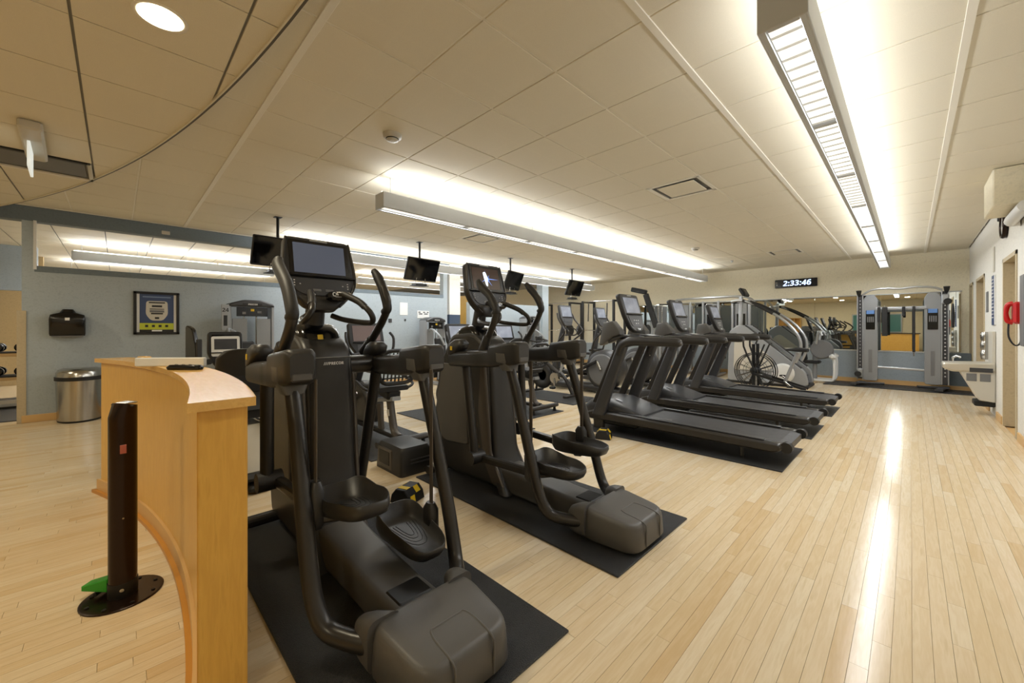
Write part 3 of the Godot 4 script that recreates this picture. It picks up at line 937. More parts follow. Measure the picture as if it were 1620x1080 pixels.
func treadmill() -> Node3D:
	var t := thing("treadmill", "", "treadmill", v3(-0.8, 0, 0), 0.0, "black treadmills on rubber mats")
	var s := ns()
	# deck: side skirts, rear cap, belt
	var skirt := round_poly([Vector2(0.0, 0.17), Vector2(-0.02, 0.215), Vector2(-1.55, 0.235), Vector2(-2.0, 0.24), Vector2(-2.1, 0.2), Vector2(-2.1, 0.13), Vector2(-0.06, 0.125)], 0.03, 3)
	for z in [-1, 1]:
		s = ns()
		prism(s, skirt, 0.28 if z > 0 else -0.39, 0.39 if z > 0 else -0.28, 0.02, Transform3D.IDENTITY, true, 2)
		obj("side_rail", s, M.frame, t)
		box1("foot_strip", v3(-0.9, 0.236, z * 0.325), v3(1.5, 0.008, 0.07), M.charcoal, t, 0.003, Basis(Vector3.BACK, -0.013))
		tube1("rear_roller_end", [v3(0.02, 0.185, z * 0.37), v3(0.02, 0.185, z * 0.3)], 0.048, M.black, t, 1, 16)
	s = ns()
	loft(s, [rr(v3(-1.5, 0.18, 0), Vector3.UP, Vector3.BACK, 0.09, 0.57, 0.02, 3), rr(v3(-0.05, 0.168, 0), Vector3.UP, Vector3.BACK, 0.085, 0.57, 0.02, 3), rr(v3(0.03, 0.168, 0), Vector3.UP, Vector3.BACK, 0.06, 0.57, 0.025, 3)], false)
	obj("belt", s, M.belt, t)
	box1("belt_mark", v3(-1.2, 0.2265, 0.2), v3(0.25, 0.002, 0.03), M.grey, t, 0.0)
	# motor hood, sloping to the belt
	s = ns()
	loft(s, [rr(v3(-1.38, 0.21, 0), Vector3.UP, Vector3.BACK, 0.07, 0.6, 0.03, 4), rr(v3(-1.55, 0.235, 0), Vector3.UP, Vector3.BACK, 0.13, 0.64, 0.05, 4), rr(v3(-1.8, 0.26, 0), Vector3.UP, Vector3.BACK, 0.22, 0.66, 0.08, 4), rr(v3(-2.05, 0.25, 0), Vector3.UP, Vector3.BACK, 0.24, 0.68, 0.09, 4), rr(v3(-2.16, 0.21, 0), Vector3.UP, Vector3.BACK, 0.16, 0.62, 0.06, 4)], true)
	obj("motor_hood", s, M.charcoal, t)
	box1("hood_plate", v3(-1.74, 0.365, 0.18), v3(0.09, 0.004, 0.035), M.silver, t, 0.001, Basis(Vector3.BACK, -0.22))
	for z in [-1, 1]:
		var zz: float = z * 0.385
		# slanted upright
		s = ns()
		loft(s, [rr(v3(-1.9, 0.2, zz), Vector3.RIGHT, Vector3.FORWARD, 0.17, 0.075, 0.03, 4), rr(v3(-1.74, 0.62, zz), Vector3.RIGHT, Vector3.FORWARD, 0.15, 0.075, 0.03, 4), rr(v3(-1.585, 1.02, zz), Vector3.RIGHT, Vector3.FORWARD, 0.135, 0.075, 0.03, 4), rr(v3(-1.56, 1.1, zz), Vector3.RIGHT, Vector3.FORWARD, 0.11, 0.07, 0.03, 4)], true)
		obj("upright", s, M.charcoal, t)
		# handrail
		s = ns()
		tube(s, [v3(-1.63, 0.94, zz), v3(-1.58, 1.05, zz), v3(-1.47, 1.1, zz), v3(-1.25, 1.105, zz), v3(-0.96, 1.1, zz), v3(-0.9, 1.09, zz)], [0.05, 0.055, 0.055, 0.052, 0.05, 0.032], 14, 4)
		obj("handrail", s, M.plastic, t)
		tube1("rail_end_cap", [v3(-0.905, 1.09, zz), v3(-0.885, 1.086, zz)], [0.03, 0.014], M.hood, t, 1, 12)
		box1("bolt", v3(-1.6, 0.9, zz - z * 0.04), v3(0.014, 0.014, 0.006), M.steel, t, 0.003)
		# inner leg behind the console
		s = ns()
		bar(s, v3(-2.0, 0.3, z * 0.3), v3(-1.66, 1.06, z * 0.3), 0.05, 0.09, 0.015)
		obj("inner_brace", s, M.frame, t)
		# side tray of the console base
		s = ns()
		loft(s, [rr(v3(-1.78, 1.1, z * 0.32), Vector3.UP, Vector3.BACK, 0.06, 0.1, 0.02, 3), rr(v3(-1.6, 1.16, z * 0.22), Vector3.UP, Vector3.BACK, 0.04, 0.26, 0.015, 3), rr(v3(-1.42, 1.14, z * 0.24), Vector3.UP, Vector3.BACK, 0.03, 0.2, 0.012, 3)], true)
		obj("console_tray", s, M.charcoal, t)
		s = ns()
		loft(s, [rr(v3(-1.9, 1.07, z * 0.32), Vector3.UP, Vector3.BACK, 0.06, 0.1, 0.02, 3), rr(v3(-1.84, 1.19, z * 0.33), Vector3.UP, Vector3.BACK, 0.27, 0.12, 0.02, 3), rr(v3(-1.72, 1.245, z * 0.33), Vector3.UP, Vector3.BACK, 0.19, 0.12, 0.02, 3), rr(v3(-1.62, 1.2, z * 0.32), Vector3.UP, Vector3.BACK, 0.04, 0.12, 0.012, 3)], true)
		obj("speaker_pod", s, M.hood, t)
	s = ns()
	tube(s, [v3(-1.62, 1.08, -0.38), v3(-1.62, 1.08, 0.38)], 0.045, 12)
	obj("cross_bar", s, M.plastic, t)
	s = ns()
	tube(s, [v3(-1.5, 1.12, -0.14), v3(-1.36, 1.15, -0.1), v3(-1.36, 1.15, 0.1), v3(-1.5, 1.12, 0.14)], 0.014, 8, 4)
	obj("stop_bar", s, M.black, t)
	# console head
	var c := Node3D.new()
	c.name = "console"
	c.transform = Transform3D(Basis(Vector3(0, 0, -1), Vector3(-0.3, 0.955, 0).normalized(), Vector3(0.955, 0.3, 0).normalized()), v3(-1.66, 1.46, 0))
	t.add_child(c, true)
	s = ns()
	prism(s, round_poly([Vector2(-0.23, 0.23), Vector2(0.23, 0.23), Vector2(0.215, -0.06), Vector2(0.16, -0.22), Vector2(0.07, -0.27), Vector2(-0.07, -0.27), Vector2(-0.16, -0.22), Vector2(-0.215, -0.06)], 0.04, 4), -0.05, 0.012, 0.014, Transform3D.IDENTITY, true, 2)
	obj("shell", s, M.plastic, c)
	s = ns()
	prism(s, [Vector2(-0.17, -0.02), Vector2(0.17, -0.02), Vector2(0.17, 0.18), Vector2(-0.17, 0.18)], 0.012, 0.0165, 0.001)
	obj("screen", s, M.screen_on, c)
	box1("shelf_lip", v3(0, -0.04, 0.022), v3(0.38, 0.014, 0.03), M.gloss, c, 0.004)
	s = ns()
	prism(s, round_poly([Vector2(-0.17, -0.06), Vector2(0.17, -0.06), Vector2(0.12, -0.2), Vector2(-0.12, -0.2)], 0.03, 3), 0.012, 0.017, 0.001)
	var kp := obj("keypad", s, M.charcoal, c)
	for q in [[-0.05, -0.12], [0.0, -0.12], [0.05, -0.12], [-0.02, -0.16], [0.03, -0.16]]: box1("key", v3(q[0], q[1], 0.018), v3(0.022, 0.014, 0.003), M.letter, kp, 0.002)
	box1("stop_button", v3(0, -0.235, 0.02), v3(0.07, 0.03, 0.02), M.silver, c, 0.008)
	box1("maker_plate", v3(0, 0.208, 0.014), v3(0.1, 0.012, 0.006), M.silver, c, 0.002)
	# lift feet under the deck
	for z in [-1, 1]:
		box1("rear_foot", v3(-0.35, 0.07, z * 0.3), v3(0.03, 0.115, 0.03), M.frame, t, 0.006)
		box1("front_foot", v3(-1.95, 0.07, z * 0.3), v3(0.14, 0.12, 0.06), M.frame, t, 0.01)
	box1("underpan", v3(-1.75, 0.1, 0), v3(0.6, 0.06, 0.6), M.black, t, 0.02)
	return t

# ---------------------------------------------------------------- lobby side: counter, dispenser stand, bin, wall things
func arc_z(x: float, off: float) -> float:
	return 5.76 - sqrt(pow(6.0 + off, 2) - pow(x + 2.45, 2))

func arc_band(s: SurfaceTool, x0: float, x1: float, o0: float, o1: float, y0: float, y1: float) -> void:
	var rings := []
	for i in 25:
		var x := lerpf(x0, x1, i / 24.0)
		rings.append(PackedVector3Array([v3(x, y0, arc_z(x, o0)), v3(x, y1, arc_z(x, o0)), v3(x, y1, arc_z(x, o1)), v3(x, y0, arc_z(x, o1))]))
	loft(s, rings, false)

func counter() -> void:
	var t := thing("reception_counter", "curved maple counter wall with a pale wooden top", "counter")
	var s := ns()
	arc_band(s, -1.62, -4.4, 0.0, 0.137, 0.0, 1.0)
	obj("body", s, M.veneer, t)
	s = ns()
	arc_band(s, -1.6, -1.62, 0.004, 0.133, 0.0, 1.0)
	obj("end_panel", s, M.veneer_end, t)
	s = ns()
	arc_band(s, -1.565, -4.44, -0.022, 0.158, 1.0, 1.03)
	obj("countertop", s, M.veneer_top, t)
	s = ns()
	arc_band(s, -1.605, -4.43, -0.014, 0.0, 0.0, 0.1)
	obj("base_strip", s, M.base_wood, t)
	s = ns()
	arc_band(s, -1.605, -4.45, -0.034, -0.014, 0.0, 0.022)
	obj("quarter_round", s, M.trim_wood, t)
	# things on it
	var b := Basis(Vector3.UP, 0.86)
	tag(box1("paper_holder", v3(-3.2, 1.056, -0.235), v3(0.4, 0.052, 0.03), M.white, null, 0.004, b), "low white sign rail lying across the maple countertop", "sign holder")
	tag(box1("wood_block", v3(-3.62, 1.052, -0.13), v3(0.1, 0.044, 0.05), M.veneer_top, null, 0.004, Basis(Vector3.UP, 0.2)), "small wooden block beside the white rail on the counter", "block")
	var r := thing("remote_control", "black remote control lying on the countertop before the white rail", "remote", v3(-2.86, 1.03, -0.27), 0.75)
	s = ns()
	loft(s, [rr(v3(0, 0.0, 0), Vector3.RIGHT, Vector3.FORWARD, 0.19, 0.045, 0.02, 4), rr(v3(0, 0.014, 0), Vector3.RIGHT, Vector3.FORWARD, 0.2, 0.055, 0.026, 4), rr(v3(0, 0.028, 0), Vector3.RIGHT, Vector3.FORWARD, 0.17, 0.04, 0.02, 4)], true)
	obj("body", s, M.gloss, r)
	for i in 6: box1("button", v3(-0.06 + 0.02 * i, 0.029, 0.008 * (1 if i % 2 else -1)), v3(0.01, 0.004, 0.008), M.grey, r, 0.001)
	# narrow black display standing behind the counter
	t = thing("upright_panel", "narrow black upright panel standing behind the curved counter", "panel", v3(-5.35, 0, -0.57), 0.3)
	s = ns()
	prism(s, round_poly([Vector2(-0.13, 0.0), Vector2(0.13, 0.0), Vector2(0.1, 1.05), Vector2(0.02, 1.26), Vector2(-0.12, 1.3)], 0.04, 4), -0.02, 0.02, 0.008)
	obj("blade", s, M.gloss, t)
	box1("foot", v3(0, 0.02, 0), v3(0.4, 0.04, 0.3), M.black, t, 0.01)
	box1("edge", v3(0.125, 0.6, 0), v3(0.02, 1.1, 0.05), M.plastic, t, 0.006)

func dispenser() -> void:
	# foot-operated dispenser stand
	var t := thing("dispenser_stand", "dark bronze pedal dispenser column with a green foot pedal on a round base", "dispenser", v3(-2.63, 0, -0.02), 0.55)
	var s := ns()
	lathe(s, [Vector2(0.146, 0.0), Vector2(0.146, 0.006), Vector2(0.142, 0.008), Vector2(0.0, 0.008)], Transform3D.IDENTITY, 40, false)
	var base := obj("base_plate", s, M.bronze, t)
	for k in 8:
		var a := TAU * k / 8.0 + 0.3
		tube1("bolt", [v3(cos(a) * 0.12, 0.007, sin(a) * 0.12), v3(cos(a) * 0.12, 0.012, sin(a) * 0.12)], 0.008, M.black, base, 1, 8)
	s = ns()
	lathe(s, [Vector2(0.053, 0.008), Vector2(0.0535, 0.06), Vector2(0.0535, 0.075)], Transform3D.IDENTITY, 28)
	obj("collar", s, M.black, t)
	s = ns()
	var rings := []
	for e in [[0.06, 0.0], [0.78, 0.0], [0.845, 0.0], [0.905, 0.03]]:
		var ring := circ(v3(0, e[0], 0), Vector3.RIGHT, Vector3.FORWARD, 0.051, 0.051, 28)
		for k in ring.size():
			if ring[k].z > 0.0: ring[k].z *= 1.0 - 0.55 * float(e[1]) / 0.03 * 0.8
			ring[k].y += ring[k].z * (0.25 if e[0] > 0.9 else 0.0)
		rings.append(ring)
	loft(s, rings, true)
	obj("column", s, M.bronze, t)
	box1("top_cap", v3(0, 0.908, -0.015), v3(0.07, 0.006, 0.05), M.steel, t, 0.002)
	tube1("cross_pin", [v3(-0.07, 0.897, 0.0), v3(0.07, 0.897, 0.0)], 0.0045, M.black, t, 1, 8)
	box1("sticker", v3(0.044, 0.7, 0.026), v3(0.006, 0.04, 0.022), M.sticker, t, 0.001, Basis(Vector3.UP, -0.53))
	tube1("rivet", [v3(0.042, 0.05, 0.03), v3(0.049, 0.05, 0.035)], 0.008, M.steel, t, 1, 10)
	tube1("rivet", [v3(0.043, 0.38, 0.026), v3(0.047, 0.38, 0.028)], 0.004, M.steel, t, 1, 8)
	s = ns()
	prism(s, [Vector2(0.045, 0.03), Vector2(0.045, 0.095), Vector2(0.16, 0.062), Vector2(0.16, 0.04)], -0.028, 0.028, 0.004, Transform3D(Basis(Vector3.UP, -2.83), Vector3.ZERO))
	obj("pedal", s, M.green, t)
	tube1("pedal_hinge", [v3(-0.1, 0.025, 0.0), v3(-0.08, 0.025, 0.06)], 0.008, M.black, t, 1, 8)

func trash_can() -> void:
	var t := thing("trash_can", "brushed steel half-round bin with a black band against the blue wall", "bin", v3(-7.99, 0, 0.36))
	var half := func(y: float, w: float, d: float) -> PackedVector3Array:
		var o := PackedVector3Array()
		for k in 17:
			var a := -PI / 2 + PI * k / 16.0
			o.append(v3(-0.17 + cos(a) * d, y, -sin(a) * w))
		o.append(v3(-0.17, y, -w)); o.append(v3(-0.17, y, w))
		return o
	var s := ns()
	loft(s, [half.call(0.02, 0.22, 0.32), half.call(0.56, 0.235, 0.335)], true)
	obj("body", s, M.steel, t)
	s = ns()
	loft(s, [half.call(0.0, 0.215, 0.315), half.call(0.025, 0.222, 0.322)], true)
	obj("base_ring", s, M.black, t)
	s = ns()
	loft(s, [half.call(0.56, 0.245, 0.345), half.call(0.61, 0.245, 0.345)], true)
	obj("band", s, M.black, t)
	s = ns()
	loft(s, [half.call(0.61, 0.235, 0.335), half.call(0.66, 0.232, 0.33), half.call(0.7, 0.21, 0.3), half.call(0.72, 0.16, 0.22)], true)
	obj("lid", s, M.steel, t)

func wall_things() -> void:
	# towel dispenser
	var t := thing("towel_dispenser", "glossy black paper towel dispenser on the blue wall above the bin", "dispenser", v3(WL, 1.36, 0.485))
	var s := ns()
	var rings := []
	for e in [[-0.2, 0.33, 0.12], [-0.17, 0.34, 0.14], [0.03, 0.34, 0.16], [0.09, 0.32, 0.15], [0.12, 0.16, 0.1], [0.17, 0.1, 0.07]]:
		rings.append(rr(v3(float(e[2]) / 2, e[0], 0), Vector3.BACK, Vector3.RIGHT, e[1], e[2], 0.03, 4))
	loft(s, rings, true)
	obj("cover", s, M.gloss, t)
	box1("window", v3(0.15, 0.03, 0.0), v3(0.02, 0.05, 0.06), M.paper, t, 0.01)
	box1("exit_slot", v3(0.07, -0.205, 0), v3(0.12, 0.015, 0.3), M.grey, t, 0.003)
	# framed poster: a console pictured on blue, lime strip beneath
	t = thing("framed_poster", "black framed poster of a white console on blue above a lime strip", "poster", v3(WL, 1.5, -0.445))
	for z in [-1, 1]:
		box1("frame_side", v3(0.018, 0, z * 0.25), v3(0.032, 0.66, 0.036), M.black, t, 0.004)
		box1("frame_rail", v3(0.018, z * 0.313, 0), v3(0.032, 0.036, 0.54), M.black, t, 0.004)
	box1("mount", v3(0.006, 0, 0), v3(0.008, 0.6, 0.47), M.paper, t, 0.0)
	box1("print", v3(0.0115, 0.0, 0), v3(0.004, 0.59, 0.4), M.poster_blue, t, 0.0)
	box1("lime_strip", v3(0.0145, -0.205, 0), v3(0.003, 0.1, 0.4), M.poster_lime, t, 0.0)
	box1("dark_strip", v3(0.0145, -0.276, 0), v3(0.003, 0.04, 0.4), M.poster_dark, t, 0.0)
	box1("caption", v3(0.0165, -0.272, 0), v3(0.002, 0.022, 0.12), M.paper, t, 0.0)
	var pf := Transform3D(Basis(Vector3(0, 0, -1), Vector3.UP, Vector3.RIGHT), Vector3.ZERO)
	s = ns()
	prism(s, round_poly([Vector2(-0.125, 0.19), Vector2(0.125, 0.19), Vector2(0.13, -0.02), Vector2(0.07, -0.115), Vector2(-0.07, -0.115), Vector2(-0.13, -0.02)], 0.04, 4), 0.014, 0.0165, 0.0, pf)
	obj("pictured_console", s, M.bone, t)
	for e in [[0.0, 0.165, 0.19, 0.02], [0.0, 0.11, 0.12, 0.03], [0.0, 0.065, 0.17, 0.012], [0.0, 0.03, 0.17, 0.035], [0.0, -0.005, 0.14, 0.022], [0.0, -0.075, 0.05, 0.03]]:
		box1("pictured_detail", v3(0.0175, e[1], e[0]), v3(0.002, e[3], e[2]), M.poster_dark if e[1] != 0.03 else M.grey, t, 0.0)
	for k in 4: box1("pictured_icon", v3(0.0168, -0.2, 0.12 - 0.078 * k), v3(0.002, 0.035, 0.035), M.poster_dark, t, 0.0)
	box1("headline", v3(0.0145, 0.252, 0.0), v3(0.002, 0.018, 0.33), M.poster_pale, t, 0.0)
	# small plate on the header
	tag(box1("wall_plate", v3(WL + 0.008, 2.78, -0.55), v3(0.014, 0.055, 0.1), M.bone, null, 0.003), "small cream plate on the grey band above the high opening", "wall plate")
	# notices by the machines
	tag(box1("paper_notice", v3(WL + 0.004, 1.72, -4.745), v3(0.006, 0.29, 0.2), M.paper, null, 0.001), "white printed notice sheet taped to the blue wall", "notice")
	var w := thing("wall_sign", "white wall sign with black heading bars above the second weight tower", "sign", v3(WL + 0.006, 1.6, -5.27))
	box1("board", Vector3.ZERO, v3(0.01, 0.18, 0.33), M.paper, w, 0.002)
	for e in [[0.055, 0.11, 0.06], [0.055, -0.02, 0.06], [0.055, -0.12, 0.05], [0.015, 0.08, 0.1], [0.015, -0.07, 0.1]]: box1("lettering", v3(0.006, e[0], e[1]), v3(0.002, 0.022, e[2]), M.poster_dark, w, 0.0)
	tag(box1("thermostat", v3(WL + 0.012, 1.46, -4.78), v3(0.02, 0.05, 0.03), M.black, null, 0.003), "small black switch below the notice sheet", "switch")
	tag(box1("outlet_plate", v3(WL + 0.008, 1.44, -4.4), v3(0.014, 0.09, 0.08), M.charcoal, null, 0.003), "dark wall plate beside the notice sheet", "wall plate")
	# exit sign hanging from the lobby ceiling
	t = thing("exit_sign", "pale box exit sign with a clear edge-lit panel hanging from the lobby ceiling", "exit sign", v3(-4.88, LOW, 0.465), 0.05)
	box1("housing", v3(0, -0.035, 0), v3(0.82, 0.07, 0.12), M.bone, t, 0.012)
	box1("panel", v3(-0.05, -0.16, 0.02), v3(0.36, 0.2, 0.016), M.exit_panel, t, 0.003)
	# recessed air slot beside it
	t = thing("air_slot", "long dark-edged recessed slot in the lobby ceiling behind the exit sign", "vent", v3(-5.591, LOW, 0.77))
	box1("blade", v3(0, 0.006, 0), v3(0.44, 0.012, 1.12), M.grey, t, 0.002)
	box1("frame", v3(0.285, -0.002, 0), v3(0.03, 0.02, 1.2), M.black, t, 0.003)
	box1("frame", v3(-0.285, -0.002, 0), v3(0.03, 0.02, 1.2), M.tee, t, 0.003)
	for q in [-0.59, 0.59]: box1("end_frame", v3(0, -0.002, q), v3(0.6, 0.02, 0.03), M.bone, t, 0.003)
	# recessed downlights
	var d0: Node3D = null
	var spots := [v3(-2.56, LOW, -0.15), v3(-4.99, LOW, 1.68), v3(-2.56, LOW, 2.3), v3(-0.1, LOW, 1.68), v3(-7.4, LOW, 2.3)]
	for i in spots.size():
		t = thing("downlight", ["round recessed ceiling light near the curved ceiling edge", "round recessed ceiling light beyond the exit sign", "round recessed ceiling light over the long maple desk", "round recessed ceiling light by the right wall of the lobby", "round recessed ceiling light by the blue wall of the lobby"][i], "ceiling light", spots[i], 0.0, "lobby downlights")
		s = ns()
		lathe(s, [Vector2(0.088, -0.001), Vector2(0.105, -0.004), Vector2(0.108, 0.004), Vector2(0.088, 0.004)], Transform3D.IDENTITY, 32)
		obj("trim_ring", s, M.tee, t)
		s = ns()
		lathe(s, [Vector2(0.0, -0.0035), Vector2(0.087, -0.0035), Vector2(0.087, 0.0), Vector2(0.0, 0.0)], Transform3D.IDENTITY, 32, false)
		obj("lamp_face", s, M.bulb, t)
		var l := AreaLight3D.new()
		l.name = "lamp"
		l.area_size = Vector2(0.15, 0.15)
		l.area_normalize_energy = false
		l.light_energy = CAN
		l.light_color = Color(1.0, 0.945, 0.82)
		l.shadow_enabled = true
		l.area_range = 15.0
		l.position = v3(0, -0.012, 0)
		l.rotation.x = -PI / 2
		t.add_child(l)

func tv(label: String, z: float, turn: float, tilt := 0.38) -> void:
	var t := thing("television", label, "television", v3(-6.62, CEIL, z), turn, "flat televisions hung from the ceiling")
	tube1("pole", [Vector3.ZERO, v3(0, -0.52, 0)], 0.02, M.black, t)
	box1("ceiling_plate", v3(0, -0.006, 0), v3(0.1, 0.012, 0.1), M.black, t)
	var b := Basis(Vector3.BACK, -tilt)
	box1("bracket", v3(0.03, -0.52, 0), v3(0.06, 0.2, 0.2), M.black, t, 0.004, b)
	box1("cabinet", v3(0.085, -0.54, 0), v3(0.045, 0.43, 0.72), M.black, t, 0.01, b)
	box1("screen", v3(0.085, -0.54, 0) + b * v3(0.0235, 0.006, 0), v3(0.003, 0.39, 0.69), M.screen, t, 0.001, b)
	box1("shelf", v3(0.02, -0.84, 0.02), v3(0.2, 0.012, 0.3), M.black, t, 0.003)
	box1("media_box", v3(0.02, -0.815, 0.02), v3(0.16, 0.035, 0.24), M.plastic, t, 0.004)
	for q in [-0.11, 0.13]: tube1("shelf_rod", [v3(0.03, -0.84, q), v3(0.05, -0.7, q * 0.8)], 0.006, M.steel, t, 1, 6)

func ceiling_things() -> void:
	var i := 0
	for v in vents():
		var t := thing("air_vent", ["square ceiling air diffuser between the two light strips, near the ellipticals", "square ceiling air diffuser over the row of bikes", "square ceiling air diffuser near the mirrored wall"][i], "vent", v3(v.x, CEIL, v.y))
		for k in 4:
			var a := PI / 2 * k
			var b := Basis(Vector3.UP, a)
			box1("frame", b * v3(0.28, 0, 0), v3(0.04, 0.012, 0.597), M.tee, t, 0.002, b)
			box1("throat", b * v3(0.25, 0.04, 0), v3(0.006, 0.07, 0.5), M.plenum, t, 0.001, b)
		box1("plaque", v3(0, -0.004, 0), v3(0.42, 0.008, 0.42), M.tile, t, 0.002)
		box1("box_back", v3(0, 0.07, 0), v3(0.5, 0.006, 0.5), M.plenum, t, 0.001)
		i += 1
	for e in [[v3(-3.11, CEIL, -1.66), "round smoke detector on the tile before the middle light strip"], [v3(-3.11, CEIL, -8.4), "round smoke detector far down the ceiling"]]:
		var t := thing("smoke_detector", e[1], "smoke detector", e[0])
		var s := ns()
		lathe(s, [Vector2(0.02, -0.062), Vector2(0.05, -0.055), Vector2(0.055, -0.035), Vector2(0.075, -0.03), Vector2(0.078, 0.0)], Transform3D.IDENTITY, 24)
		obj("body", s, M.bone, t)
		s = ns()
		lathe(s, [Vector2(0.05, -0.052), Vector2(0.0535, -0.046), Vector2(0.0535, -0.04)], Transform3D.IDENTITY, 24)
		obj("grille", s, M.black, t)
	var sp := ns()
	lathe(sp, [Vector2(0.008, -0.05), Vector2(0.025, -0.045), Vector2(0.01, -0.02), Vector2(0.04, -0.006), Vector2(0.04, 0.0)], Transform3D(Basis.IDENTITY, v3(-3.06, CEIL, -10.6)), 16)
	tag(obj("sprinkler", sp, M.silver), "small sprinkler head near the far end of the ceiling", "sprinkler")
	tv("television hung nearest the curved counter, partly hidden by an elliptical console", -1.69, 0.05)
	tv("television hung between the two ellipticals, seen almost face on", -4.1, 0.05)
	tv("television on the third ceiling pole, turned aside", -6.54, 0.28)
	tv("television on the ceiling pole farthest down the hall", -8.94, 0.05)

func right_wall_things() -> void:
	# digital clock on the far wall
	var t := thing("digital_clock", "black digital wall clock with glowing digits above the mirrors", "clock", v3(-2.09, 2.435, WF))
	box1("case", v3(0, 0, 0.03), v3(0.9, 0.21, 0.06), M.clock_face, t, 0.006)
	text("digits", "2:33:46", 0.13, M.led, t, Transform3D(Basis(Vector3.RIGHT, v3(0.12, 1, 0), Vector3.BACK), v3(0.03, 0.0, 0.062)), "Droid Sans", true)
	for y in [-0.03, 0.03]: box1("control_dot", v3(-0.41, y, 0.061), v3(0.025, 0.025, 0.004), M.bone, t, 0.002)
	# round clock
	t = thing("wall_clock", "round white-faced wall clock with a dark rim on the right wall", "clock", v3(WR, 2.56, -7.96))
	var s := ns()
	var f := Transform3D(Basis(Vector3.UP, Vector3.LEFT, Vector3.FORWARD), Vector3.ZERO)
	lathe(s, [Vector2(0.15, 0.0), Vector2(0.16, 0.03), Vector2(0.15, 0.05), Vector2(0.135, 0.05), Vector2(0.13, 0.03)], f, 32)
	obj("rim", s, M.bronze, t)
	s = ns()
	lathe(s, [Vector2(0.132, 0.03), Vector2(0.132, 0.034), Vector2(0.0, 0.034)], f, 32, false)
	obj("dial", s, M.white, t)
	box1("hand", v3(-0.038, 0.03, 0), v3(0.003, 0.08, 0.008), M.black, t, 0.001)
	box1("hand", v3(-0.038, 0, 0.035), v3(0.003, 0.008, 0.09), M.black, t, 0.001)
	# signs
	t = thing("tall_sign", "tall narrow blue text board on the right wall above the drinking fountain", "sign", v3(WR - 0.016, 1.67, -9.03))
	box1("board", v3(0.008, 0, 0), v3(0.014, 0.72, 0.24), M.sign_blue, t, 0.002)
	box1("border", v3(0.009, 0, 0.135), v3(0.012, 0.72, 0.03), M.paper, t, 0.002)
	for k in 12: box1("text_line", v3(0, 0.3 - 0.05 * k, 0.0), v3(0.003, 0.014, 0.14 + 0.05 * fmod(k * 0.37, 1.0)), M.letter, t, 0.0)
	tag(box1("small_sign", v3(WR - 0.006, 1.68, -9.72), v3(0.01, 0.32, 0.2), M.grey, null, 0.002), "small grey notice next to the tall blue sign", "sign")
	tag(box1("thin_plate", v3(WR - 0.006, 2.26, -9.0), v3(0.01, 0.36, 0.1), M.bone, null, 0.002), "thin pale plate above the tall blue sign", "plate")
	# phone
	t = thing("wall_phone", "red wall phone with a hanging cord on the right wall", "phone", v3(WR, 1.43, -6.93))
	box1("base", v3(-0.04, 0, 0), v3(0.07, 0.24, 0.14), M.red, t, 0.02)
	s = ns()
	tube(s, [v3(-0.07, 0.1, 0.0), v3(-0.105, 0.085, 0), v3(-0.118, 0.0, 0), v3(-0.105, -0.085, 0), v3(-0.07, -0.1, 0)], [0.03, 0.024, 0.018, 0.024, 0.03], 12, 5)
	obj("handset", s, M.red, t)
	s = ns()
	tube(s, [v3(-0.1, -0.11, 0), v3(-0.1, -0.26, 0.01), v3(-0.06, -0.35, 0.02), v3(-0.02, -0.31, 0.02), v3(-0.02, -0.1, 0.0)], 0.008, 8, 6)
	obj("cord", s, M.black, t)
	tag(box1("alarm_panel", v3(WR - 0.02, 1.45, -6.7), v3(0.04, 0.75, 0.22), M.grey, null, 0.008), "tall grey metal wall panel right beside the red phone", "panel")
	# bulkhead box and pipe up by the ceiling
	tag(box1("duct_box", v3(WR - 0.13, 2.71, -6.75), v3(0.26, 0.39, 0.7), M.wall_cream, null, 0.01), "cream boxed duct where the right wall meets the ceiling", "duct")
	s = ns()
	tube(s, [v3(WR, 2.45, -7.05), v3(WR - 0.05, 2.45, -7.05), v3(WR - 0.075, 2.45, -6.95), v3(WR - 0.075, 2.45, -6.2)], 0.055, 14, 4)
	tag(obj("wall_pipe", s, M.white), "white pipe elbow on the right wall beneath the duct", "pipe")
	tag(box1("wall_sensor", v3(WR - 0.02, 2.72, -8.35), v3(0.04, 0.06, 0.05), M.black, null, 0.008), "tiny dark sensor above the round wall clock", "sensor")
	# drinking fountain
	t = thing("drinking_fountain", "pale wall-hung drinking fountain with a bowl jutting out and a panel behind", "fountain", v3(WR, 0, -9.05))
	box1("back_panel", v3(-0.02, 0.99, 0), v3(0.035, 0.46, 0.4), M.bone, t, 0.006)
	s = ns()
	prism(s, round_poly([Vector2(0, 0.2), Vector2(-0.16, 0.22), Vector2(-0.34, 0.62), Vector2(-0.36, 0.7), Vector2(0, 0.7)], 0.02, 3), -0.2, 0.2, 0.012)
	obj("cabinet", s, M.bone, t)
	s = ns()
	prism(s, round_poly([Vector2(0, 0.64), Vector2(-0.42, 0.62), Vector2(-0.52, 0.67), Vector2(-0.52, 0.75), Vector2(0, 0.77)], 0.03, 4), -0.22, 0.22, 0.025, Transform3D.IDENTITY, true, 3)
	obj("bowl", s, M.steel_pale, t)
	s = ns()
	tube(s, [v3(-0.4, 0.75, -0.08), v3(-0.4, 0.81, -0.08), v3(-0.36, 0.84, -0.06), v3(-0.32, 0.82, -0.04)], 0.016, 10, 4)
	obj("spout", s, M.chrome, t)
	for k in 2: box1("push_panel", v3(-0.1 - 0.13 * k, 0.55, 0.203), v3(0.1, 0.11, 0.006), M.grey, t, 0.002)
	box1("grille", v3(-0.14, 0.66, 0.222), v3(0.22, 0.06, 0.006), M.charcoal, t, 0.002)
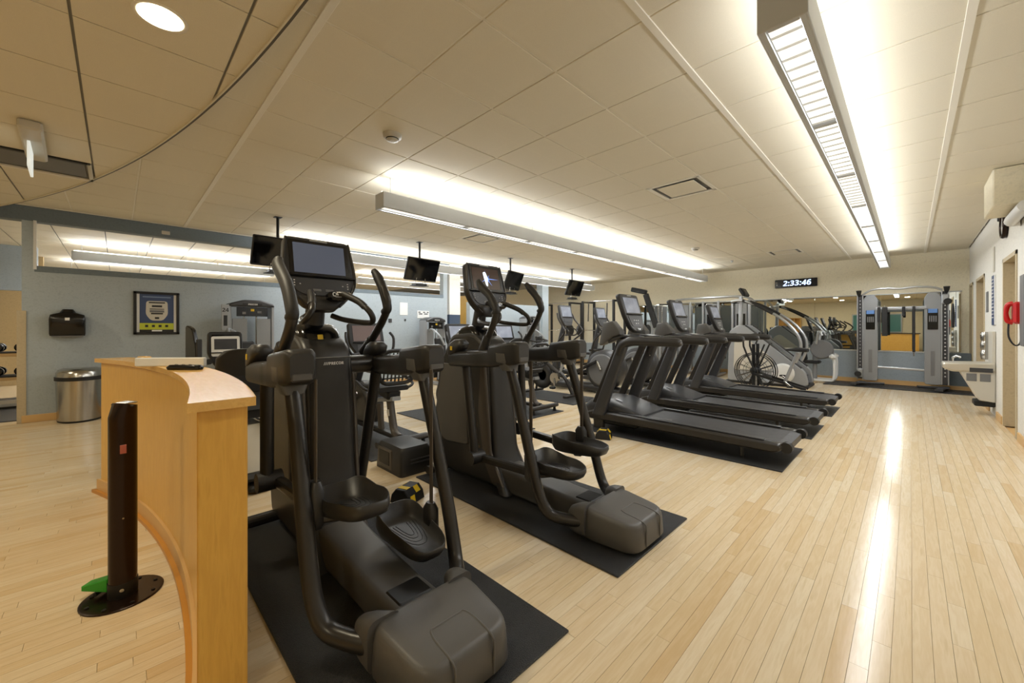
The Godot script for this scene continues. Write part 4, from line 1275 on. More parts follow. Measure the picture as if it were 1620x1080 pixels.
	box1("drain_cover", v3(-0.1, 0.17, 0), v3(0.2, 0.08, 0.3), M.black, t, 0.01)
	t = thing("cup_dispenser", "steel cup dispenser column above the drinking fountain", "dispenser", v3(WR - 0.06, 0.79, -9.38))
	for k in 3:
		s = ns()
		lathe(s, [Vector2(0.035, 0.0), Vector2(0.045, 0.05), Vector2(0.045, 0.1), Vector2(0.035, 0.14)], Transform3D(Basis.IDENTITY, v3(0, 0.14 * k, 0)), 16)
		obj("cylinder", s, M.steel, t)
	# low wall stub beside the fountain
	var st := struct("wall_stub")
	span("panel", 0.3, WR, 0.09, 0.76, -12.2, -12.12, M.wall_blue_dark, st)
	span("board", 0.3, WR, 0.0, 0.09, -12.2, -12.1, M.base_wood, st)

# ---------------------------------------------------------------- machines further back
func weight_tower(label: String, at: Vector3, h: float, wide: float, turn: float, number: bool) -> Node3D:
	# selector-stack machine: shrouded weight tower, cap, placards, seat and frame before it
	var t := thing("weight_machine", label, "weight machine", at, turn, "grey weight machines")
	var s := ns()
	for z in [-1, 1]:
		s = ns()
		prism(s, round_poly([Vector2(-0.16, 0.06), Vector2(0.16, 0.06), Vector2(0.14, h), Vector2(-0.14, h)], 0.03, 3), z * wide * 0.5 - 0.02, z * wide * 0.5 + 0.02, 0.006)
		obj("side_shroud", s, M.paint_silver, t)
		box1("front_panel", v3(0.13, h * 0.45, z * wide * 0.28), v3(0.012, h * 0.82, wide * 0.34), M.clear_panel, t, 0.004)
	box1("weight_stack", v3(0.0, h * 0.28, 0), v3(0.14, h * 0.42, wide * 0.4), M.iron, t, 0.004)
	for z in [-1, 1]: tube1("guide_rod", [v3(0, 0.1, z * 0.09), v3(0, h, z * 0.09)], 0.012, M.chrome, t)
	s = ns()
	prism(s, round_poly([Vector2(-wide * 0.54, 0.0), Vector2(wide * 0.54, 0.0), Vector2(wide * 0.5, 0.05), Vector2(wide * 0.2, 0.11), Vector2(-wide * 0.2, 0.11), Vector2(-wide * 0.5, 0.05)], 0.04, 3), -0.17, 0.19, 0.02, Transform3D(Basis(Vector3(0, 0, -1), Vector3.UP, Vector3.RIGHT), v3(0, h - 0.03, 0)))
	obj("cap", s, M.charcoal, t)
	box1("name_plate", v3(0.195, h + 0.005, 0), v3(0.012, 0.04, wide * 0.45), M.black, t, 0.002)
	text("name_letters", "PRECOR", 0.026, M.letter, t, face(v3(0.2025, h + 0.004, 0), Vector3.RIGHT), "Droid Sans", true)
	box1("placard", v3(0.16, h - 0.12, 0), v3(0.02, 0.15, wide * 0.72), M.gloss, t, 0.004)
	for e in [[0.0, 0.03, 0.05], [-0.1, 0.0, 0.06], [0.12, -0.02, 0.05]]: box1("placard_picture", v3(0.171, h - 0.12 + e[1], e[0]), v3(0.002, 0.04, e[2]), [M.yellow, M.grey, M.bone][int(absf(e[0]) * 10) % 3], t, 0.0)
	s = ns()
	bar(s, v3(-0.1, 0.04, wide * 0.45), v3(1.0, 0.04, wide * 0.45), 0.07, 0.06)
	obj("floor_rail", s, M.paint_silver, t)
	s = ns()
	bar(s, v3(-0.1, 0.04, -wide * 0.45), v3(0.3, 0.04, -wide * 0.45), 0.07, 0.06)
	obj("floor_rail", s, M.paint_silver, t)
	s = ns()
	bar(s, v3(0.75, 0.05, wide * 0.45), v3(0.75, 0.44, wide * 0.45 - 0.1), 0.06, 0.06)
	obj("seat_post", s, M.paint_silver, t)
	box1("seat_pad", v3(0.75, 0.47, wide * 0.45 - 0.1), v3(0.4, 0.07, 0.32), M.upholstery, t, 0.025)
	box1("back_pad", v3(0.52, 0.78, wide * 0.45 - 0.1), v3(0.07, 0.55, 0.28), M.upholstery, t, 0.025, Basis(Vector3.BACK, 0.15))
	tube1("press_arm", [v3(0.2, 1.2, wide * 0.4), v3(0.45, 1.25, wide * 0.62), v3(0.75, 1.1, wide * 0.62), v3(0.85, 0.9, wide * 0.5)], 0.022, M.paint_silver, t, 4)
	if number:
		box1("number_post", v3(0.19, h - 0.22, wide * 0.5 + 0.07), v3(0.03, 0.42, 0.1), M.paint_silver, t, 0.004)
		text("number", "24", 0.06, M.black, t, face(v3(0.207, h - 0.1, wide * 0.5 + 0.07), Vector3.RIGHT), "Droid Sans", true)
		box1("number_strip", v3(0.207, h - 0.27, wide * 0.5 + 0.07), v3(0.003, 0.17, 0.05), M.black, t, 0.001)
	return t

func pole_console(t: Node3D, at: Vector3, w: float, h: float, lean: float, screen: Material, bez: Material) -> Node3D:
	var c := Node3D.new()
	c.name = "console"
	c.transform = Transform3D(Basis(Vector3(0, 0, -1), v3(-sin(lean), cos(lean), 0), v3(cos(lean), sin(lean), 0)), at)
	t.add_child(c, true)
	var s := ns()
	prism(s, round_poly([Vector2(-w / 2, h / 2), Vector2(w / 2, h / 2), Vector2(w * 0.52, -h * 0.2), Vector2(w * 0.3, -h * 0.62), Vector2(-w * 0.3, -h * 0.62), Vector2(-w * 0.52, -h * 0.2)], 0.03, 3), -0.045, 0.012, 0.01, Transform3D.IDENTITY, true, 2)
	obj("shell", s, bez, c)
	s = ns()
	prism(s, [Vector2(-w * 0.4, -h * 0.12), Vector2(w * 0.4, -h * 0.12), Vector2(w * 0.4, h * 0.4), Vector2(-w * 0.4, h * 0.4)], 0.012, 0.017, 0.001)
	obj("screen", s, screen, c)
	box1("keypad", v3(0, -h * 0.33, 0.013), v3(w * 0.6, h * 0.2, 0.006), M.charcoal, c, 0.002)
	box1("shelf_lip", v3(0, -h * 0.17, 0.02), v3(w * 0.85, 0.01, 0.02), M.gloss, c, 0.003)
	return c

func recumbent(label: String, at: Vector3, screen: Material) -> Node3D:
	# recumbent bike: rear cross foot, double rail, mesh-back seat, drive shroud, console mast
	var t := thing("recumbent_bike", label, "exercise bike", at, 0.0, "recumbent bikes facing the blue wall")
	var s := ns()
	bar(s, v3(-0.12, 0.085, -0.29), v3(-0.12, 0.085, 0.29), 0.08, 0.055, 0.02)
	obj("rear_foot", s, M.frame, t)
	for z in [-0.24, 0.24]: tube1("leveller", [v3(-0.12, 0.0, z), v3(-0.12, 0.06, z)], [0.028, 0.018], M.black, t)
	s = ns()
	bar(s, v3(-0.14, 0.09, 0), v3(-1.35, 0.1, 0), 0.075, 0.05, 0.015)
	obj("floor_beam", s, M.frame, t)
	s = ns()
	bar(s, v3(-1.35, 0.07, -0.27), v3(-1.35, 0.07, 0.27), 0.08, 0.05, 0.02)
	obj("front_foot", s, M.frame, t)
	s = ns()
	tube(s, [v3(-0.2, 0.1, 0), v3(-0.3, 0.14, 0), v3(-0.36, 0.3, 0), v3(-0.4, 0.46, 0)], 0.045, 10, 4, true, 0.7)
	obj("rear_post", s, M.shell, t)
	s = ns()
	bar(s, v3(-0.6, 0.1, 0), v3(-0.64, 0.4, 0), 0.05, 0.08, 0.015)
	obj("front_post", s, M.shell, t)
	box1("maker_label", v3(-0.36, 0.34, 0.045), v3(0.05, 0.07, 0.004), M.label_white, t, 0.001, Basis(Vector3.BACK, 0.25))
	s = ns()
	bar(s, v3(-0.26, 0.5, 0), v3(-0.9, 0.4, 0), 0.1, 0.045, 0.012)
	obj("seat_rail", s, M.paint_silver, t)
	box1("seat_carriage", v3(-0.42, 0.545, 0), v3(0.24, 0.1, 0.16), M.black, t, 0.02, Basis(Vector3.BACK, -0.15))
	s = ns()
	loft(s, [rr(v3(-0.3, 0.6, 0), Vector3.UP, Vector3.BACK, 0.05, 0.34, 0.02, 3), rr(v3(-0.45, 0.61, 0), Vector3.UP, Vector3.BACK, 0.08, 0.4, 0.03, 3), rr(v3(-0.68, 0.6, 0), Vector3.UP, Vector3.BACK, 0.07, 0.36, 0.03, 3), rr(v3(-0.76, 0.58, 0), Vector3.UP, Vector3.BACK, 0.03, 0.26, 0.01, 3)], true)
	obj("seat_pad", s, M.upholstery, t)
	# back rest: frame with slotted mesh
	var bk := Node3D.new()
	bk.name = "backrest"
	bk.transform = Transform3D(Basis(Vector3(0, 0, -1), v3(0.2, 0.98, 0).normalized(), v3(0.98, -0.2, 0).normalized()), v3(-0.22, 0.84, 0))
	t.add_child(bk, true)
	s = ns()
	var ring := []
	for p in rpoly(0.42, 0.36, 0.12, 5): ring.append(v3(p.x, p.y, 0))
	ring.append(ring[0])
	tube(s, ring, 0.022, 8)
	obj("rim", s, M.black, bk)
	for k in 8: box1("mesh_slat", v3(-0.155 + 0.044 * k, 0, -0.004), v3(0.018, 0.34 - absf(k - 3.5) * 0.02, 0.008), M.black, bk, 0.002)
	for k in 4: box1("mesh_band", v3(0, -0.12 + 0.08 * k, -0.006), v3(0.38, 0.014, 0.008), M.black, bk, 0.002)
	for z in [-1, 1]:
		tube1("side_grip", [v3(-0.4, 0.58, z * 0.2), v3(-0.42, 0.62, z * 0.29), v3(-0.58, 0.68, z * 0.3), v3(-0.66, 0.68, z * 0.3)], 0.016, M.black, t, 4)
	# drive shroud, cranks, pedals
	s = ns()
	prism(s, round_poly([Vector2(-0.72, 0.16), Vector2(-0.75, 0.48), Vector2(-0.95, 0.62), Vector2(-1.3, 0.6), Vector2(-1.45, 0.3), Vector2(-1.38, 0.12)], 0.1, 5), -0.11, 0.11, 0.04, Transform3D.IDENTITY, true, 3)
	obj("drive_shroud", s, M.plastic, t)
	for z in [-1, 1]:
		var e := v3(-1.05 + z * 0.12, 0.4 + z * 0.1, z * 0.15)
		s = ns()
		bar(s, v3(-1.05, 0.4, z * 0.13), e, 0.03, 0.03)
		obj("crank", s, M.steel, t)
		box1("pedal", e + v3(0, 0.0, z * 0.06), v3(0.11, 0.03, 0.1), M.black, t, 0.008)
	s = ns()
	bar(s, v3(-1.3, 0.5, 0), v3(-1.0, 1.0, 0), 0.09, 0.06, 0.02)
	obj("mast", s, M.charcoal, t)
	pole_console(t, v3(-0.98, 1.14, 0), 0.42, 0.36, 0.25, screen, M.black)
	tube1("front_handle", [v3(-0.92, 0.98, -0.06), v3(-0.84, 0.96, -0.24), v3(-0.86, 1.12, -0.29), v3(-0.92, 1.2, -0.27)], 0.016, M.black, t, 4)
	tube1("front_handle", [v3(-0.92, 0.98, 0.06), v3(-0.84, 0.96, 0.24), v3(-0.86, 1.12, 0.29), v3(-0.92, 1.2, 0.27)], 0.016, M.black, t, 4)
	return t

func seated_stepper() -> void:
	# recumbent cross trainer right behind the counter: big black seat, white body, white-framed console
	var t := thing("seated_stepper", "seated stepper with a tall black seat back and white body behind the counter", "exercise machine", v3(-3.55, 0, -0.78))
	var s := ns()
	var rings := []
	for e in [[0.58, 0.02, 0.3], [0.62, 0.05, 0.4], [0.85, 0.03, 0.46], [1.02, -0.02, 0.45], [1.08, -0.06, 0.36], [1.095, -0.08, 0.22]]:
		rings.append(rr(v3(-0.36 - e[1], e[0], 0), Vector3.BACK, Vector3.RIGHT, e[2], 0.09, 0.04, 4))
	loft(s, rings, true)
	obj("seat_back", s, M.plastic, t)
	box1("back_recess", v3(-0.345, 0.86, 0), v3(0.012, 0.26, 0.24), M.black, t, 0.02)
	s = ns()
	loft(s, [rr(v3(-0.36, 0.54, 0), Vector3.UP, Vector3.BACK, 0.07, 0.42, 0.03, 3), rr(v3(-0.7, 0.55, 0), Vector3.UP, Vector3.BACK, 0.09, 0.46, 0.04, 3), rr(v3(-0.82, 0.53, 0), Vector3.UP, Vector3.BACK, 0.04, 0.36, 0.02, 3)], true)
	obj("seat_pad", s, M.upholstery, t)
	for z in [-0.1, 0.1]: tube1("seat_rail", [v3(-0.1, 0.48, z), v3(-1.1, 0.42, z)], 0.02, M.chrome, t)
	s = ns()
	loft(s, [rr(v3(-0.5, 0.07, 0), Vector3.BACK, Vector3.RIGHT, 0.4, 0.9, 0.08, 4), rr(v3(-0.55, 0.3, 0), Vector3.BACK, Vector3.RIGHT, 0.38, 0.8, 0.1, 4), rr(v3(-0.6, 0.42, 0), Vector3.BACK, Vector3.RIGHT, 0.3, 0.6, 0.1, 4), rr(v3(-0.62, 0.45, 0), Vector3.BACK, Vector3.RIGHT, 0.22, 0.5, 0.08, 4)], true)
	obj("body", s, M.bone, t)
	box1("rear_bumper", v3(-0.05, 0.1, 0), v3(0.1, 0.08, 0.5), M.black, t, 0.03)
	box1("floor_beam", v3(-0.7, 0.04, 0), v3(1.5, 0.05, 0.16), M.black, t, 0.015)
	s = ns()
	loft(s, [rr(v3(-1.15, 0.07, 0), Vector3.BACK, Vector3.RIGHT, 0.3, 0.4, 0.08, 4), rr(v3(-1.2, 0.5, 0), Vector3.BACK, Vector3.RIGHT, 0.24, 0.34, 0.08, 4), rr(v3(-1.15, 0.9, 0), Vector3.BACK, Vector3.RIGHT, 0.12, 0.14, 0.05, 4)], true)
	obj("front_column", s, M.bone, t)
	for z in [-1, 1]:
		tube1("arm_lever", [v3(-1.1, 0.4, z * 0.2), v3(-1.0, 0.8, z * 0.26), v3(-0.8, 0.95, z * 0.26), v3(-0.62, 0.98, z * 0.24)], 0.02, M.paint_silver, t, 4)
		tube1("lever_grip", [v3(-0.68, 0.97, z * 0.245), v3(-0.56, 0.985, z * 0.235)], 0.024, M.grip, t)
		box1("foot_plate", v3(-0.95 + z * 0.1, 0.3, z * 0.17), v3(0.03, 0.3, 0.12), M.black, t, 0.01, Basis(Vector3.BACK, 0.3))
	var c := pole_console(t, v3(-1.1, 1.08, 0.04), 0.27, 0.3, 0.1, M.screen, M.black)
	s = ns()
	prism(s, rpoly(0.225, 0.19, 0.015, 3, Vector2(0, 0.01)), 0.0165, 0.0195, 0.001)
	obj("white_frame", s, M.white, c)
	box1("display", v3(0, 0.03, 0.0205), v3(0.18, 0.1, 0.004), M.charcoal, c, 0.001)

func drum_elliptical(label: String, at: Vector3) -> Node3D:
	# rear-drum elliptical: round drive housing with pale disc, ramp arms, mast, tall console, curved bars
	var t := thing("drum_elliptical", label, "elliptical", at, 0.0, "ellipticals with round grey drums")
	var s := ns()
	var f := Transform3D(Basis(Vector3.RIGHT, Vector3.BACK, Vector3.DOWN), v3(-0.42, 0.47, 0))
	lathe(s, [Vector2(0.3, -0.17), Vector2(0.37, -0.15), Vector2(0.385, 0.0), Vector2(0.37, 0.15), Vector2(0.3, 0.17)], f, 36)
	obj("drum", s, M.charcoal, t)
	for z in [-1, 1]:
		s = ns()
		lathe(s, [Vector2(0.3, z * 0.168), Vector2(0.3, z * 0.18), Vector2(0.27, z * 0.186), Vector2(0.0, z * 0.186)], f, 36)
		obj("drum_disc", s, M.grey, t)
		s = ns()
		tube(s, [v3(-0.42, 0.47, z * 0.21), v3(-0.42 - z * 0.08, 0.47 + z * 0.16, z * 0.22)], 0.028, 8)
		obj("crank", s, M.steel, t)
		s = ns()
		bar(s, v3(-0.42 - z * 0.08, 0.47 + z * 0.16, z * 0.24), v3(-1.3, 0.28 - z * 0.03, z * 0.2), 0.045, 0.06, 0.015)
		obj("ramp_arm", s, M.frame, t)
		s = ns()
		loft(s, [rr(v3(-1.0, 0.38, z * 0.15), Vector3.UP, Vector3.BACK, 0.05, 0.14, 0.02, 3), rr(v3(-1.2, 0.36, z * 0.15), Vector3.UP, Vector3.BACK, 0.07, 0.16, 0.02, 3), rr(v3(-1.36, 0.37, z * 0.15), Vector3.UP, Vector3.BACK, 0.1, 0.16, 0.02, 3)], true)
		obj("pedal", s, M.black, t)
		tube1("handlebar", [v3(-1.5, 0.75, z * 0.22), v3(-1.42, 0.98, z * 0.25), v3(-1.22, 1.16, z * 0.3), v3(-1.24, 1.28, z * 0.31), v3(-1.38, 1.45, z * 0.28), v3(-1.44, 1.58, z * 0.25)], 0.019, M.frame, t, 5)
		s = ns()
		bar(s, v3(-1.5, 0.75, z * 0.2), v3(-1.45, 0.3, z * 0.2), 0.035, 0.05)
		obj("drive_link", s, M.frame, t)
	s = ns()
	loft(s, [rr(v3(0.0, 0.07, 0), Vector3.UP, Vector3.BACK, 0.08, 0.34, 0.03, 3), rr(v3(-0.8, 0.1, 0), Vector3.UP, Vector3.BACK, 0.12, 0.36, 0.04, 3), rr(v3(-1.7, 0.11, 0), Vector3.UP, Vector3.BACK, 0.14, 0.4, 0.05, 3), rr(v3(-1.85, 0.08, 0), Vector3.UP, Vector3.BACK, 0.06, 0.3, 0.03, 3)], true)
	obj("base", s, M.plastic, t)
	s = ns()
	loft(s, [rr(v3(-1.72, 0.15, 0), Vector3.RIGHT, Vector3.FORWARD, 0.2, 0.2, 0.05, 4), rr(v3(-1.64, 0.6, 0), Vector3.RIGHT, Vector3.FORWARD, 0.15, 0.14, 0.05, 4), rr(v3(-1.52, 1.1, 0), Vector3.RIGHT, Vector3.FORWARD, 0.11, 0.11, 0.04, 4), rr(v3(-1.46, 1.35, 0), Vector3.RIGHT, Vector3.FORWARD, 0.08, 0.08, 0.03, 4)], true)
	obj("mast", s, M.charcoal, t)
	tube1("pivot_axle", [v3(-1.55, 0.75, -0.25), v3(-1.55, 0.75, 0.25)], 0.03, M.frame, t)
	for z in [-1, 1]: tube1("hand_loop", [v3(-1.44, 1.3, z * 0.05), v3(-1.34, 1.28, z * 0.12), v3(-1.22, 1.2, z * 0.15), v3(-1.28, 1.12, z * 0.13), v3(-1.46, 1.14, z * 0.06)], 0.014, M.frame, t, 4)
	pole_console(t, v3(-1.4, 1.56, 0), 0.4, 0.4, 0.22, M.screen_on, M.charcoal)
	return t

func spin_bike(label: String, at: Vector3) -> void:
	var t := thing("spin_bike", label, "exercise bike", at)
	var s := ns()
	var f := Transform3D(Basis(Vector3.RIGHT, Vector3.BACK, Vector3.DOWN), v3(-0.78, 0.36, 0))
	lathe(s, [Vector2(0.14, -0.03), Vector2(0.24, -0.035), Vector2(0.255, 0.0), Vector2(0.24, 0.035), Vector2(0.14, 0.03), Vector2(0.1, 0.012), Vector2(0.1, -0.012), Vector2(0.14, -0.03)], f, 32)
	obj("flywheel", s, M.plastic, t)
	for x in [-0.05, -1.0]:
		s = ns()
		bar(s, v3(x, 0.05, -0.26), v3(x, 0.05, 0.26), 0.07, 0.045, 0.015)
		obj("foot", s, M.frame, t)
	tube1("rear_leg", [v3(-0.06, 0.06, 0), v3(-0.2, 0.3, 0), v3(-0.34, 0.44, 0)], 0.035, M.frame, t, 4)
	tube1("main_beam", [v3(-0.3, 0.38, 0), v3(-0.55, 0.52, 0), v3(-0.86, 0.72, 0)], 0.04, M.frame, t, 3)
	for z in [-1, 1]:
		s = ns()
		bar(s, v3(-0.86, 0.74, z * 0.05), v3(-0.99, 0.06, z * 0.06), 0.025, 0.05)
		obj("fork", s, M.frame, t)
	tube1("seat_post", [v3(-0.36, 0.4, 0), v3(-0.2, 0.84, 0)], 0.026, M.paint_silver, t)
	s = ns()
	loft(s, [rr(v3(-0.03, 0.87, 0), Vector3.UP, Vector3.BACK, 0.05, 0.2, 0.02, 3), rr(v3(-0.16, 0.87, 0), Vector3.UP, Vector3.BACK, 0.06, 0.16, 0.02, 3), rr(v3(-0.3, 0.86, 0), Vector3.UP, Vector3.BACK, 0.03, 0.05, 0.01, 3)], true)
	obj("saddle", s, M.upholstery, t)
	tube1("handlebar_post", [v3(-0.86, 0.7, 0), v3(-0.8, 1.0, 0)], 0.026, M.paint_silver, t)
	for z in [-1, 1]: tube1("handlebar", [v3(-0.8, 1.0, 0), v3(-0.82, 1.01, z * 0.2), v3(-0.98, 1.04, z * 0.22), v3(-1.04, 1.09, z * 0.18)], 0.016, M.grip, t, 4)
	s = ns()
	lathe(s, [Vector2(0.1, -0.02), Vector2(0.1, 0.02)], Transform3D(f.basis, v3(-0.42, 0.34, 0.07)), 20)
	obj("chainring", s, M.steel, t)
	for z in [-1, 1]:
		s = ns()
		bar(s, v3(-0.42, 0.34, z * 0.1), v3(-0.42 + z * 0.03, 0.34 - z * 0.165, z * 0.11), 0.02, 0.03)
		obj("crank", s, M.steel, t)
		box1("pedal", v3(-0.42 + z * 0.03, 0.34 - z * 0.165, z * 0.17), v3(0.09, 0.04, 0.09), M.black, t, 0.01)

func fan_bike() -> void:
	var t := thing("fan_bike", "black fan bike with a large open spoked fan wheel beyond the treadmills", "exercise bike", v3(-2.22, 0, -9.2))
	var f := Transform3D(Basis(Vector3.RIGHT, Vector3.BACK, Vector3.DOWN), v3(0, 0.41, 0))
	var s := ns()
	for z in [-0.1, 0.1]:
		for r in [0.36, 0.33, 0.2]:
			var ring := []
			for k in 37: ring.append(v3(cos(TAU * k / 36) * r, 0.41 + sin(TAU * k / 36) * r, z))
			s = ns()
			tube(s, ring, 0.009 if r > 0.3 else 0.004, 6)
			obj("cage_ring", s, M.black, t)
	for k in 16:
		var a := TAU * k / 16.0
		box1("fan_blade", v3(cos(a) * 0.2, 0.41 + sin(a) * 0.2, 0), v3(0.22, 0.004, 0.11), M.charcoal if k % 2 else M.silver, t, 0.001, Basis(Vector3.BACK, a) * Basis(Vector3.RIGHT, 0.25))
		tube1("cage_wire", [v3(cos(a) * 0.06, 0.41 + sin(a) * 0.06, 0.105), v3(cos(a) * 0.35, 0.41 + sin(a) * 0.35, 0.1)], 0.003, M.black, t, 1, 5)
	s = ns()
	lathe(s, [Vector2(0.05, -0.13), Vector2(0.08, -0.11), Vector2(0.08, 0.11), Vector2(0.05, 0.13)], f, 20)
	obj("hub", s, M.black, t)
	for z in [-1, 1]:
		s = ns()
		bar(s, v3(0.0, 0.0, z * 0.15), v3(0.0, 0.95, z * 0.15), 0.03, 0.06)
		obj("fork", s, M.black, t)
		tube1("swing_lever", [v3(0.04, 0.4, z * 0.19), v3(-0.16, 0.9, z * 0.22), v3(-0.1, 1.1, z * 0.25), v3(0.08, 1.16, z * 0.27)], 0.017, M.black, t, 3)
		tube1("lever_brace", [v3(0.0, 0.42, z * 0.17), v3(0.2, 0.95, z * 0.2)], 0.015, M.black, t)
		s = ns()
		bar(s, v3(0.0, 0.36, z * 0.17), v3(0.85, 0.12, z * 0.12), 0.025, 0.05)
		obj("lower_rail", s, M.black, t)
		s = ns()
		bar(s, v3(0.52, 0.24, z * 0.14), v3(0.52 + z * 0.1, 0.24 - z * 0.08, z * 0.16), 0.02, 0.03)
		obj("crank", s, M.steel, t)
		box1("pedal", v3(0.52 + z * 0.1, 0.24 - z * 0.08, z * 0.22), v3(0.1, 0.03, 0.1), M.black, t, 0.008)
	s = ns()
	bar(s, v3(0.88, 0.04, -0.25), v3(0.88, 0.04, 0.25), 0.06, 0.05)
	obj("rear_foot", s, M.black, t)
	s = ns()
	bar(s, v3(-0.1, 0.03, -0.25), v3(-0.1, 0.03, 0.25), 0.06, 0.05)
	obj("front_foot", s, M.black, t)
	tube1("seat_post", [v3(0.5, 0.22, 0), v3(0.7, 0.8, 0)], 0.03, M.paint_silver, t)
	s = ns()
	loft(s, [rr(v3(0.86, 0.85, 0), Vector3.UP, Vector3.BACK, 0.06, 0.26, 0.03, 3), rr(v3(0.7, 0.86, 0), Vector3.UP, Vector3.BACK, 0.08, 0.24, 0.03, 3), rr(v3(0.52, 0.85, 0), Vector3.UP, Vector3.BACK, 0.03, 0.07, 0.01, 3)], true)
	obj("saddle", s, M.upholstery, t)
	tube1("console_stalk", [v3(0, 0.95, 0), v3(0.06, 1.1, 0)], 0.014, M.black, t)
	box1("console", v3(0.07, 1.14, 0), v3(0.03, 0.1, 0.16), M.black, t, 0.01, Basis(Vector3.BACK, -0.3))

func stair_climber() -> void:
	var t := thing("stair_climber", "tall pale grey stair climber with two long curved silver handrails", "stair machine", v3(-2.3, 0, -10.6))
	var s := ns()
	# sloping side bodies
	for z in [-1, 1]:
		s = ns()
		prism(s, round_poly([Vector2(-0.75, 0.05), Vector2(-0.72, 1.2), Vector2(-0.5, 1.36), Vector2(-0.36, 1.32), Vector2(0.75, 0.35), Vector2(0.8, 0.05)], 0.08, 4), z * 0.33 - 0.05, z * 0.33 + 0.05, 0.015)
		obj("side_body", s, M.paint_silver, t)
		s = ns()
		prism(s, round_poly([Vector2(-0.62, 0.3), Vector2(-0.6, 1.0), Vector2(-0.42, 1.1), Vector2(0.15, 0.62), Vector2(0.2, 0.42), Vector2(0.0, 0.3)], 0.1, 4), z * 0.385 - 0.006, z * 0.385 + 0.006, 0.003)
		obj("side_inlay", s, M.bone, t)
		s = ns()
		bar(s, v3(-0.38, 1.33, z * 0.33), v3(0.68, 0.42, z * 0.33), 0.09, 0.03)
		obj("top_edge", s, M.charcoal, t)
		s = ns()
		lathe(s, [Vector2(0.2, 0.0), Vector2(0.21, 0.03), Vector2(0.16, 0.045), Vector2(0.0, 0.045)], Transform3D(Basis(Vector3.RIGHT, v3(0, 0, z), v3(0, -z, 0)), v3(0.36, 0.3, z * 0.38)), 28)
		obj("round_cover", s, M.white, t)
		# handrail: high front grip, long slope, curving down to the foot
		tube1("handrail", [v3(-0.72, 1.9, z * 0.18), v3(-0.45, 1.91, z * 0.3), v3(-0.05, 1.72, z * 0.33), v3(0.35, 1.45, z * 0.34), v3(0.62, 1.1, z * 0.34), v3(0.66, 0.8, z * 0.34), v3(0.55, 0.5, z * 0.34)], 0.03, M.silver, t, 5)
		tube1("rail_grip", [v3(-0.45, 1.912, z * 0.3), v3(-0.25, 1.83, z * 0.318), v3(-0.05, 1.722, z * 0.33), v3(0.16, 1.59, z * 0.336)], 0.034, M.grip, t, 4)
	for k in 6: box1("step", v3(-0.25 + 0.17 * k, 1.08 - 0.17 * k, 0), v3(0.2, 0.03, 0.52), M.black, t, 0.006)
	box1("front_shroud", v3(-0.7, 0.6, 0), v3(0.1, 1.1, 0.58), M.paint_silver, t, 0.04)
	s = ns()
	bar(s, v3(-0.58, 1.2, 0), v3(-0.56, 2.02, 0), 0.1, 0.08, 0.02)
	obj("console_mast", s, M.silver, t)
	box1("console", v3(-0.5, 2.12, 0), v3(0.07, 0.22, 0.4), M.black, t, 0.02, Basis(Vector3.BACK, 0.5))
	box1("display", v3(-0.465, 2.14, 0), v3(0.008, 0.1, 0.24), M.charcoal, t, 0.002, Basis(Vector3.BACK, 0.5))
	tube1("front_bar", [v3(-0.72, 1.9, -0.18), v3(-0.76, 1.9, 0), v3(-0.72, 1.9, 0.18)], 0.028, M.grip, t, 4)
	box1("base", v3(0.0, 0.03, 0), v3(1.6, 0.06, 0.75), M.black, t, 0.015)

